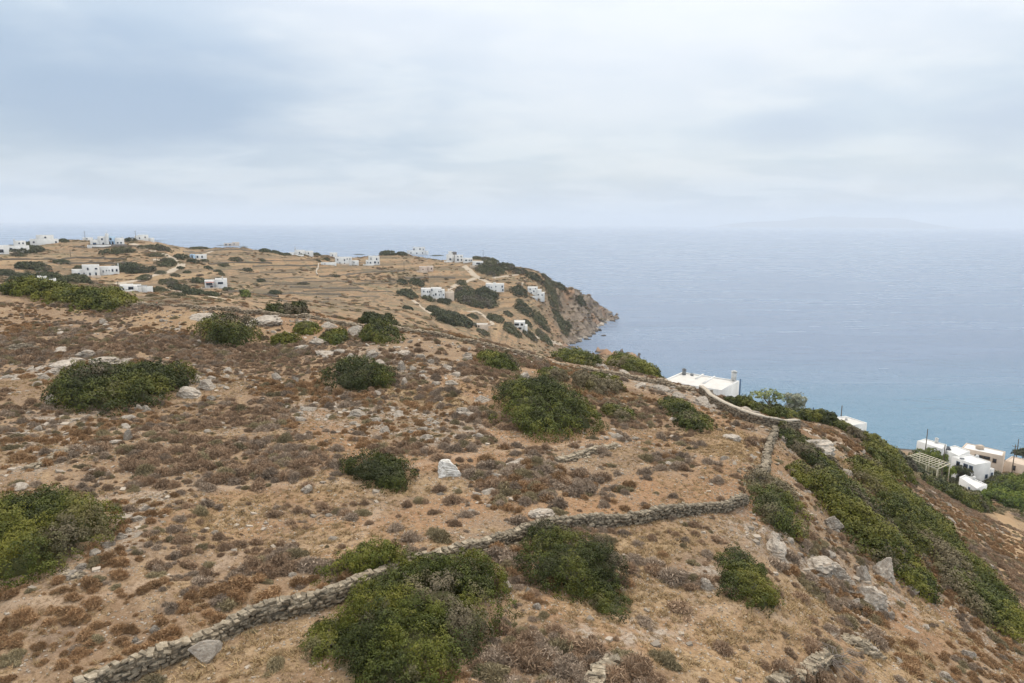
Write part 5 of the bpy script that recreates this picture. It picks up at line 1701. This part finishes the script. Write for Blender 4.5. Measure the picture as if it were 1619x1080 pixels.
def ribbon(name, pix, width, lift=.12, mat=M_TRACK, label=None, hump=0.0):
    C, t = resample([tuple(ground(*p)[:2]) for p in pix], 1.2)
    if len(C) > 12:
        for ax in range(2):
            C[:, ax] = np.convolve(np.pad(C[:, ax], 5, mode='edge'), np.ones(11) / 11, 'valid')
    T = np.gradient(C, axis=0)
    T /= np.linalg.norm(T, axis=1, keepdims=True) + 1e-9
    Nn = np.stack([-T[:, 1], T[:, 0]], -1)
    off = np.linspace(-.5, .5, 7)
    wv = width * (.8 + .4 * fbm(t / 6, t * 0, 2, 3))
    P = C[:, None] + Nn[:, None] * (off[None, :, None] * wv[:, None, None])
    Z = height(P[..., 0], P[..., 1]) + lift - (np.abs(off)[None] > .45) * (lift + .05)
    V = np.concatenate([P, Z[..., None]], -1).reshape(-1, 3)
    i = np.arange(len(C) * 7).reshape(-1, 7)
    Fc = np.stack([i[:-1, :-1], i[:-1, 1:], i[1:, 1:], i[1:, :-1]], -1).reshape(-1, 4)
    return link(name, mesh_from(name, V, Fc, mat, True), kind='structure', label=label)


ribbon('dirt_road', [(207, 385), (222, 391), (243, 397), (262, 403), (272, 409), (284, 414), (288, 420), (276, 427), (255, 433), (232, 439), (205, 445), (182, 452)], 5.0, label='winding pale dirt road over the far hill')
ribbon('dirt_track', [(272, 409), (258, 412), (242, 411)], 3.5)
ribbon('dirt_track', [(338, 397), (328, 400), (318, 404)], 3.0)
ribbon('dirt_track', [(262, 457), (290, 461), (320, 467), (352, 473), (372, 475)], 2.6)
ribbon('dirt_road', [(732, 420), (742, 427), (748, 434), (754, 440), (766, 443), (776, 449)], 4.5)
ribbon('dirt_road', [(754, 440), (740, 444), (722, 450), (712, 455), (712, 464)], 4.0)
ribbon('dirt_track', [(776, 441), (795, 437), (812, 436), (824, 433)], 3.0)
ribbon('dirt_track', [(818, 453), (828, 448)], 3.0)
ribbon('dirt_track', [(652, 474), (662, 482), (674, 491), (684, 497)], 2.6)
ribbon('dirt_track', [(735, 493), (756, 491), (768, 502), (781, 512), (762, 516)], 2.6)
ribbon('dirt_track', [(832, 527), (850, 534), (872, 541), (893, 547)], 3.0)
ribbon('footpath', [(1262, 682), (1290, 688), (1330, 700), (1352, 708)], 1.4, .05)


ribbon('dirt_track', [(1556, 797), (1578, 808), (1598, 832), (1606, 870), (1604, 910), (1612, 960)], 3.2, .06, M_OCHRE)


def line_wall(label, pix, h_=.9, mat=None, name='field_wall'):
    C, t = resample([tuple(ground(*p)[:2]) for p in pix], .9)
    T = np.gradient(C, axis=0)
    T /= np.linalg.norm(T, axis=1, keepdims=True) + 1e-9
    Nn = np.stack([-T[:, 1], T[:, 0]], -1)
    Z = height(C[:, 0], C[:, 1])
    hh_ = h_ * (.55 + .9 * fbm(t / 4, t * 0 + 2, 3, 7))
    V = []
    for i in range(len(C)):
        for s_, z in ((-.4, -.8), (-.3, hh_[i]), (.3, hh_[i] * .95), (.4, -.8)):
            V.append((*(C[i] + Nn[i] * s_), Z[i] + z))
    n = len(C)
    Fc = [(i * 4 + a, i * 4 + a + 1, (i + 1) * 4 + a + 1, (i + 1) * 4 + a) for i in range(n - 1) for a in range(3)]
    o = np.array([C[n // 2][0], C[n // 2][1], Z[n // 2]])
    ob = link(name, mesh_from(name, np.array(V) - o, Fc, mat or M_DARKSTONE), label=label, category='wall', group='field walls on the far hill')
    ob.location = o


TB = []
for lab, px_ in [('dark field wall curving below the white houses on the bare field', [(505, 438), (530, 438), (560, 434), (590, 431), (640, 429)]), ('long dark terrace line left of the bare field corner', [(400, 422), (430, 421), (470, 421), (502, 421)]),
                 ('terrace line across the middle of the bare far field', [(458, 455), (490, 456), (530, 457), (575, 458)]), ('faint terrace line below the middle far field', [(445, 466), (500, 466), (540, 468)]),
                 ('terrace line below the blue white villa', [(0, 411), (60, 411), (120, 408), (200, 410)]), ('lower terrace line in the left far fields', [(90, 418), (140, 416), (210, 417)]),
                 ('garden wall below the dark based villa', [(120, 391), (150, 393), (200, 391), (225, 390)]), ('terrace line above the chapel', [(290, 399), (340, 396), (400, 398)]), ('terrace line right of the chapel', [(330, 418), (370, 416), (430, 417)]),
                 ('terrace line below the house with red awning', [(360, 462), (400, 464), (440, 470)]), ('terrace line on the headland field', [(640, 440), (680, 439), (720, 441)]), ('hedge bank above the lower far track', [(262, 462), (300, 460), (350, 468)])]:
    line_wall(lab, px_)
for i, (y_, a_, b_) in enumerate([(441, 400, 500), (446, 420, 560), (450, 400, 470), (461, 480, 620), (470, 500, 600), (476, 440, 520), (427, 330, 400), (432, 380, 470), (412, 400, 500), (404, 300, 360), (449, 560, 640), (444, 570, 660)]):
    line_wall(f'low terrace bank {["west", "east"][i % 2]} part of the bare far field' if False else 'thin terrace bank across the bare far field', [(a_, y_), ((a_ + b_) / 2, y_ + (i % 3) - 1), (b_, y_ + (i % 2))], .5)
    TB.append((y_ * 10 + a_ / 1000, COL.objects[-1]))
TB.sort(key=lambda q: q[0])
for i, (_, o_) in enumerate(TB):
    o_['label'] = f'thin terrace bank on the bare far field, {ORD[i]} from the top'
line_wall('pale wall strip climbing the corner of the bare far field', [(502, 436), (500, 430), (503, 424), (504, 418)], .9, M_CAP)
line_wall('sea wall running behind the seaside houses', [(1490, 700), (1520, 706)], .8)

# ------------------------------------------------------------------ dry cushion scrub, straw, pebbles
def twig_material(name, a, b):
    k = NT_(name)
    n = k.noise(k.coord('Object'), 3.0, 4, .7)
    c = k.mix(k.ramp(k.attr('tone'), 0, 1), a, b)
    c = k.mix(k.math('MULTIPLY', k.ramp(n, .5, .7), .4), c, tuple(x * .75 for x in a))
    h = k.n('ShaderNodeHueSaturation')
    k.put(h.inputs['Value'], k.ramp(k.rnd(), 0, 1, .72, 1.12))
    k.put(h.inputs['Color'], c)
    return k.out(h.outputs[0], .95)


TWIG = {
    'brown': twig_material('brown_dry_twigs', (0.250, 0.166, 0.106), (0.45, 0.320, 0.215)),
    'grey': twig_material('grey_dry_twigs', (0.255, 0.192, 0.140), (0.45, 0.355, 0.270)),
    'rust': twig_material('rusty_dry_twigs', (0.265, 0.155, 0.082), (0.46, 0.30, 0.165)),
    'olive': twig_material('olive_grey_twigs', (0.210, 0.170, 0.098), (0.375, 0.31, 0.19)),
}


def cushion(seed, mat, n=1500):
    """a low dome of fine radiating twigs made of a few merged tussocks"""
    rng = np.random.default_rng(seed)
    V, Fc, T, b = [], [], [], 0
    subs = [(0, 0, .78, 1.0)] + [(rng.normal() * .42, rng.normal() * .42, rng.uniform(.35, .6), rng.uniform(.6, 1.0)) for _ in range(5)]
    for (cx_, cy_, r_, hk) in subs:
        Dc, fc = dome_grid(10, 5)
        lump = .72 + .3 * fbm(Dc[:, 0] * 2 + seed, Dc[:, 1] * 2 + Dc[:, 2], 2, seed)
        v = Dc * (r_ * lump)[:, None] * .64
        v[:, 2] *= .95 * hk
        V.append(v + np.array([cx_, cy_, 0])); Fc.append(np.concatenate([fc[:, [0, 1, 2]], fc[:, [0, 2, 3]]]) + b); T.append(np.full(len(v), .3)); b += len(v)
        m = int(n * r_ * r_)
        z = rng.uniform(-.05, 1, m)
        a = rng.uniform(0, 6.283, m)
        s_ = np.sqrt(np.clip(1 - z * z, 0, 1))
        D = np.stack([s_ * np.cos(a), s_ * np.sin(a), z], -1)
        lump = .72 + .3 * fbm(D[:, 0] * 2 + seed, D[:, 1] * 2 + D[:, 2], 2, seed)
        L = rng.uniform(.78, 1.22, m) * r_ * lump
        tip = D * L[:, None]
        tip[:, 2] *= .95 * hk
        dirn = D + rng.normal(size=(m, 3)) * .36
        side = np.cross(dirn, rng.normal(size=(m, 3)))
        side /= np.linalg.norm(side, axis=1, keepdims=True)
        ln = .30 * r_ + .05
        base = tip - dirn * ln
        w = .030
        tri = np.stack([base - side * w, base + side * w, tip], 1).reshape(-1, 3) + np.array([cx_, cy_, 0])
        V.append(tri); Fc.append(np.arange(m * 3).reshape(-1, 3) + b); T.append(np.repeat(rng.uniform(.15, 1, m), 3)); b += m * 3
    me = mesh_from('cushion', np.concatenate(V), np.concatenate(Fc), mat)
    fattr(me, 'tone', np.concatenate(T))
    return me


def straw_tuft(seed, mat, n=16):
    rng = np.random.default_rng(seed)
    a = rng.uniform(0, 6.283, n)
    q_ = np.sqrt(rng.uniform(0, 1, n)) * .5
    base = np.stack([np.cos(a) * q_, np.sin(a) * q_, np.zeros(n) - .05], -1)
    tip = base + np.stack([rng.normal(size=n) * .35, rng.normal(size=n) * .35, rng.uniform(.5, 1.0, n)], -1)
    side = np.cross(tip - base, rng.normal(size=(n, 3)))
    side /= np.linalg.norm(side, axis=1, keepdims=True)
    tri = np.stack([base - side * .06, base + side * .06, tip], 1).reshape(-1, 3)
    me = mesh_from('straw', tri, np.arange(n * 3).reshape(-1, 3), mat)
    fattr(me, 'tone', np.repeat(rng.uniform(0, 1, n), 3))
    return me


KINDS_ = ['brown', 'grey', 'rust', 'olive']
CUSH = {kd: [cushion(70 + 10 * i + j, TWIG[kd]) for j in range(3)] for i, kd in enumerate(KINDS_)}
M_STRAW = twig_material('straw_blades', (0.30, 0.20, 0.10), (0.50, 0.37, 0.21))
STRAW = [straw_tuft(200 + i, M_STRAW) for i in range(3)]
PEB = [hull_stone(160 + i)[0] for i in range(4)]
M_PEB = NT_('pale_pebble')
hs = M_PEB.n('ShaderNodeHueSaturation')
M_PEB.put(hs.inputs['Value'], M_PEB.ramp(M_PEB.rnd(), 0, 1, .6, 1.15))
M_PEB.put(hs.inputs['Color'], (.38, .325, .265))
M_PEB = M_PEB.out(hs.outputs[0], .9)
for m_ in PEB:
    m_.materials[0] = M_PEB


def gn_instances(name, protos, P, rot, scl, pick, **props):
    """one mass of small plants or stones: points of a mesh, each carrying one of the prototypes"""
    pc = bpy.data.collections.new(name + '_kinds')
    for i, m_ in enumerate(protos):
        po = bpy.data.objects.new(f'{name}_kind_{i:02d}', m_)
        pc.objects.link(po)
    me = bpy.data.meshes.new(name)
    me.vertices.add(len(P))
    me.vertices.foreach_set('co', np.asarray(P, np.float32).ravel())
    a = me.attributes.new('rot', 'FLOAT_VECTOR', 'POINT'); a.data.foreach_set('vector', np.asarray(rot, np.float32).ravel())
    a = me.attributes.new('scl', 'FLOAT_VECTOR', 'POINT'); a.data.foreach_set('vector', np.asarray(scl, np.float32).ravel())
    a = me.attributes.new('pick', 'INT', 'POINT'); a.data.foreach_set('value', np.asarray(pick, np.int32))
    o = link(name, me, kind='stuff', **props)
    t = bpy.data.node_groups.new(name + '_nodes', 'GeometryNodeTree')
    t.interface.new_socket('Geometry', in_out='INPUT', socket_type='NodeSocketGeometry')
    t.interface.new_socket('Geometry', in_out='OUTPUT', socket_type='NodeSocketGeometry')
    gi, go = t.nodes.new('NodeGroupInput'), t.nodes.new('NodeGroupOutput')
    ci = t.nodes.new('GeometryNodeCollectionInfo')
    ci.inputs['Collection'].default_value = pc
    ci.inputs['Separate Children'].default_value = True
    ci.inputs['Reset Children'].default_value = True
    ip = t.nodes.new('GeometryNodeInstanceOnPoints')
    ip.inputs['Pick Instance'].default_value = True

    def named(nm, dt):
        n = t.nodes.new('GeometryNodeInputNamedAttribute')
        n.data_type = dt
        n.inputs[0].default_value = nm
        return n.outputs[0]
    t.links.new(gi.outputs[0], ip.inputs['Points'])
    t.links.new(ci.outputs[0], ip.inputs['Instance'])
    t.links.new(named('pick', 'INT'), ip.inputs['Instance Index'])
    er = t.nodes.new('FunctionNodeEulerToRotation')
    t.links.new(named('rot', 'FLOAT_VECTOR'), er.inputs[0])
    t.links.new(er.outputs[0], ip.inputs['Rotation'])
    t.links.new(named('scl', 'FLOAT_VECTOR'), ip.inputs['Scale'])
    t.links.new(ip.outputs[0], go.inputs[0])
    md = o.modifiers.new('scatter', 'NODES')
    md.node_group = t
    return o


def sample(G, x, y):
    r_ = np.hypot(x, y)
    a = np.clip(np.rint((np.arctan2(x, y) - TH0) / (TH1 - TH0) * (NT - 1)), 0, NT - 1).astype(int)
    b = np.clip(np.rint((np.log(r_) - LR0) / (LR1 - LR0) * (NR - 1)), 0, NR - 1).astype(int)
    return G[b, a]


def wedge(n, r0, r1, rng, lim=46):
    r_ = np.sqrt(rng.uniform(r0 * r0, r1 * r1, n))
    a = np.radians(rng.uniform(-lim, lim, n))
    return r_ * np.sin(a), r_ * np.cos(a)


def free(x, y, margin=0.0):
    """not under the big shrubs"""
    ok = np.ones(len(x), bool)
    for lx, ly, rx, ry in SHRUB_FEET:
        ok &= ((x - lx) ** 2 + (y - ly) ** 2) > (min(rx, ry) * .85 + margin) ** 2
    return ok


rng = np.random.default_rng(5)
SHRUB_FEET = []
for o_ in list(COL.objects):
    if o_.name.startswith('evergreen_shrub') and o_.location.y < 150:
        for ch in o_.children:
            if ch.name.startswith('crown'):
                bb = np.array([v for v in ch.bound_box])
                SHRUB_FEET.append((o_.location.x, o_.location.y, (bb[:, 0].max() - bb[:, 0].min()) / 2, (bb[:, 1].max() - bb[:, 1].min()) / 2))

print('scatter')
x, y = wedge(62000, 17, 135, rng)
d1 = fbm(x / 7, y / 7, 3, 201)
d2 = fbm(x / 2.2, y / 2.2, 2, 211)
dens_ = sstep(d1 * .6 + d2 * .4 + .22 * (sample(Z_DENSE, x, y) - .30), .385, .55)
dens_ *= 1 - .93 * np.clip(sample(Z_BARE, x, y) + sample(Z_PATH, x, y) + .8 * sample(Z_STRAW, x, y), 0, 1)
dens_ *= 1 - .35 * sample(Z_PALE, x, y)
right = sstep(x - .42 * y, 0, 14)
dens_ = np.maximum(dens_, right * .35 * (1 - sample(Z_BARE, x, y)))
ok = (rng.random(len(x)) < dens_ * .92 + .05) & free(x, y, -.3) & (height(x, y) > 2)
x, y = x[ok], y[ok]
size = .17 + .42 * rng.random(len(x)) ** 2.0
size *= .85 + .5 * sstep(fbm(x / 9, y / 9, 2, 231), .4, .65)
hue = fbm(x / 11 + 40, y / 11, 3, 241)
kidx = np.where(hue + rng.normal(size=len(x)) * .10 < .44, 0, np.where(hue + rng.normal(size=len(x)) * .10 < .56, 1, 2))
kidx[rng.random(len(x)) < .13] = 3
var = rng.integers(0, 3, len(x))
z = height(x, y) - .04
rz = rng.uniform(0, 6.283, len(x))
sx_, sy_, sz_ = size * rng.uniform(.85, 1.35, len(x)), size * rng.uniform(.85, 1.25, len(x)), size * rng.uniform(.85, 1.3, len(x))
pp = to_px(np.stack([x, y, z], -1))
inside = (pp[:, 0] > 8) & (pp[:, 0] < 1611) & (pp[:, 1] > 470) & (pp[:, 1] < 1072)
show = np.where(inside, size / np.sqrt(x * x + y * y + (CAM_H - z) ** 2), 0)
order = np.argsort(show)[::-1]
big = order[:290]
rest = order[290:]
COLW = {'brown': 'brown', 'grey': 'grey', 'rust': 'rusty', 'olive': 'olive grey'}


def scrub_place(px, py):
    wall_y = np.interp(px, [0, 190, 300, 400, 520, 640, 760, 840, 1000, 1180, 1300], [1160, 1080, 1036, 987, 956, 908, 872, 848, 826, 797, 780])
    if px > 1240:
        if py > 1000:
            return 'at the foot of the right slope'
        return 'under the outcrops of the right slope' if py > 900 else 'among thickets of the right slope'
    if py > wall_y:
        if px < 520:
            return 'below the foreground wall, bottom left'
        if px < 820:
            return 'below the wall beside the thickets'
        if px < 1120:
            return 'under the trailing thicket' if py > 960 else 'between trailing thicket and teardrop shrub'
        return 'near the teardrop shrub' if py < 980 else 'near the heap of slabs'
    if px < 260:
        if py > 1000:
            return 'in the bottom left corner'
        return 'below the yellowish left shrub' if py > 910 else 'beside the yellowish left shrub'
    if px < 400:
        return 'above the wall, far left' if py > 900 else 'in the left scrub field'
    if px < 540:
        return 'above the wall, left of thickets' if py > 860 else 'left of the lone shrub'
    if px < 820:
        return 'above the largest thicket' if py > 800 else 'around the lone shrub'
    return 'above the right half of the wall'


CUSH_MADE = []
for i in big:
    kd = KINDS_[kidx[i]]
    sw = 'large' if size[i] > .55 else ('mid-sized' if size[i] > .40 else 'small')
    o = link('cushion_shrub', CUSH[kd][var[i]], label=f'{sw} {COLW[kd]} cushion shrub {scrub_place(*pp[i])}', category='dry shrub', group='dry cushion shrubs on the near hill')
    o.location = (x[i], y[i], z[i])
    o.scale = (sx_[i], sy_[i], sz_[i])
    o.rotation_euler = (0, 0, rz[i])
    CUSH_MADE.append((pp[i][0], o))
single_out(CUSH_MADE)
protos = [m_ for kd in KINDS_ for m_ in CUSH[kd]]
zero = np.zeros(len(rest))
gn_instances('dry_scrub', protos, np.stack([x, y, z], -1)[rest], np.stack([zero, zero, rz[rest]], -1), np.stack([sx_, sy_, sz_], -1)[rest], (kidx * 3 + var)[rest], label='low brown and grey dry scrub covering the near hillside')

# straw and low weeds
x, y = wedge(70000, 16, 80, rng)
ok = (rng.random(len(x)) < sstep(fbm(x / 4, y / 4, 3, 301) + .25 * sample(Z_STRAW, x, y), .36, .62) * .85 + .1) & (rng.random(len(x)) > .7 * sample(Z_PATH, x, y))
x, y = x[ok], y[ok]
s_ = rng.uniform(.06, .17, len(x))
zero = np.zeros(len(x))
dk = 1 + .5 * sample(Z_STRAW, x, y)
s_ = s_ * dk
gn_instances('dry_grass', STRAW, np.stack([x, y, height(x, y)], -1), np.stack([zero, zero, rng.uniform(0, 6.28, len(x))], -1), np.stack([s_ * 1.6, s_ * 1.6, s_], -1), rng.integers(0, 3, len(x)), label='short straw coloured dry grass on the near hillside')

# gravel
x, y = wedge(60000, 16, 60, rng)
ok = rng.random(len(x)) < (.25 + .6 * sstep(fbm(x / 3, y / 3, 3, 351), .42, .62))
x, y = x[ok], y[ok]
s_ = rng.uniform(.012, .04, len(x)) * (.7 + .012 * np.hypot(x, y))
gn_instances('gravel', PEB, np.stack([x, y, height(x, y) + s_ * .1], -1), np.stack([rng.normal(size=len(x)) * .2, rng.normal(size=len(x)) * .2, rng.uniform(0, 6.28, len(x))], -1), np.stack([s_ * rng.uniform(.8, 1.6, len(x)), s_, s_ * .6], -1), rng.integers(0, 4, len(x)), label='fine pale gravel on the near soil')

# pebbles and small stones
x, y = wedge(30000, 16, 120, rng)
ok = rng.random(len(x)) < (.10 + .55 * sstep(fbm(x / 6, y / 6, 3, 331), .48, .68) + .4 * sample(Z_PALE, x, y))
x, y = x[ok], y[ok]
s_ = .022 + .10 * rng.random(len(x)) ** 5
s_ *= 1 + .5 * sample(Z_PALE, x, y) + .008 * np.hypot(x, y)
gn_instances('loose_stones', PEB, np.stack([x, y, height(x, y) + s_ * .1], -1), np.stack([rng.normal(size=len(x)) * .2, rng.normal(size=len(x)) * .2, rng.uniform(0, 6.28, len(x))], -1), np.stack([s_ * rng.uniform(.8, 1.6, len(x)), s_, s_ * rng.uniform(.35, .7, len(x))], -1), rng.integers(0, 4, len(x)), label='pale loose stones strewn over the near hillside')

# small broken outcrop stones in the rocky belts
x, y = wedge(9000, 30, 118, rng)
ok = rng.random(len(x)) < (.03 + .30 * sstep(fbm(x / 11, y / 11, 3, 371), .50, .66) + .45 * sample(Z_PALE, x, y)) * sstep(np.hypot(x, y), 26, 48)
ok &= free(x, y, 0)
x, y = x[ok], y[ok]
s_ = .12 + .42 * rng.random(len(x)) ** 2.6
SMALL = [rock_mesh(420 + i, 2, 9) for i in range(5)]
gn_instances('outcrop_rubble', SMALL, np.stack([x, y, height(x, y) + s_ * .05], -1), np.stack([rng.normal(size=len(x)) * .25, rng.normal(size=len(x)) * .25, rng.uniform(0, 6.28, len(x))], -1), np.stack([s_ * rng.uniform(.8, 1.7, len(x)), s_, s_ * rng.uniform(.35, .75, len(x))], -1), rng.integers(0, 5, len(x)), label='pale broken outcrop stones across the upper slope')

# rough low scrub on the far hill and headland
x, y = wedge(52000, 150, 640, rng, 42)
zt = height(x, y)
dd = sstep(fbm(x / 40, y / 40, 4, 401, .6), .44, .66) * .8 + .08
dd = np.maximum(dd, .75 * sstep(x, -10, 40) * (1 - sstep(zt, 40, 60)))
dd = np.maximum(dd, sstep(y, 520, 600) * .4)
ok = (rng.random(len(x)) < dd * .55) & (zt > 3.0)
x, y, zt = x[ok], y[ok], zt[ok]
s_ = rng.uniform(.5, 1.5, len(x)) * (1 + .4 * rng.random(len(x)))
zero = np.zeros(len(x))
kf = np.where(rng.random(len(x)) < .5, 3, rng.integers(0, 3, len(x)))
gn_instances('distant_scrub', protos, np.stack([x, y, zt - .1], -1), np.stack([zero, zero, rng.uniform(0, 6.28, len(x))], -1), np.stack([s_ * rng.uniform(1, 1.7, len(x)), s_, s_ * rng.uniform(.45, .75, len(x))], -1), kf * 3 + rng.integers(0, 3, len(x)), label='olive brown scrub speckling the far hill and headland')

# ------------------------------------------------------------------ faint island and the sea haze
k = NT_('island_slope')
M_ISL = k.out(k.mix(k.noise(k.coord('Position'), .004, 5, .6), (.16, .13, .10), (.10, .11, .08)), .95)
IX0, IX1, IY = 7000.0, 14600.0, 22000.0
nx, ny = 90, 24
u, v = np.meshgrid(np.linspace(0, 1, nx), np.linspace(0, 1, ny))
ridge = np.interp(u, [0, .06, .2, .35, .48, .56, .66, .74, .84, 1.0], [0, 100, 190, 250, 360, 370, 320, 345, 210, 0])
zz_ = ridge * np.sin(np.clip(v, 0, 1) * math.pi) ** .8 * (.85 + .3 * fbm(u * 14, v * 5, 4, 77)) - 3
V = np.stack([IX0 + (IX1 - IX0) * u, IY + 3200 * v + 500 * np.sin(u * 6), np.maximum(zz_, -3)], -1).reshape(-1, 3)
i = np.arange(nx * ny).reshape(ny, nx)
Fc = np.stack([i[:-1, :-1], i[:-1, 1:], i[1:, 1:], i[1:, :-1]], -1).reshape(-1, 4)
link('island_hills', mesh_from('island_hills', V, Fc, M_ISL, True), kind='structure', label='faint long island barely visible in the haze')

hz = bpy.data.materials.new('sea_haze')
hz.use_nodes = True
ht = hz.node_tree
ht.nodes.clear()
pv = ht.nodes.new('ShaderNodeVolumePrincipled')
pv.inputs['Color'].default_value = (.86, .92, 1.0, 1)
pv.inputs['Density'].default_value = 1.0e-4
pv.inputs['Anisotropy'].default_value = 0.0
ho = ht.nodes.new('ShaderNodeOutputMaterial')
ht.links.new(pv.outputs[0], ho.inputs['Volume'])
v, f = box(-46000, 46000, -46000, 46000, -4.5, 470)
me = mesh_from('haze', v, f, hz)
link('haze', me, kind='stuff', label='thin bluish sea haze in the air')

for o_ in COL.objects:
    if o_.parent is None and o_.get('category'):
        o_['kind'] = 'thing'
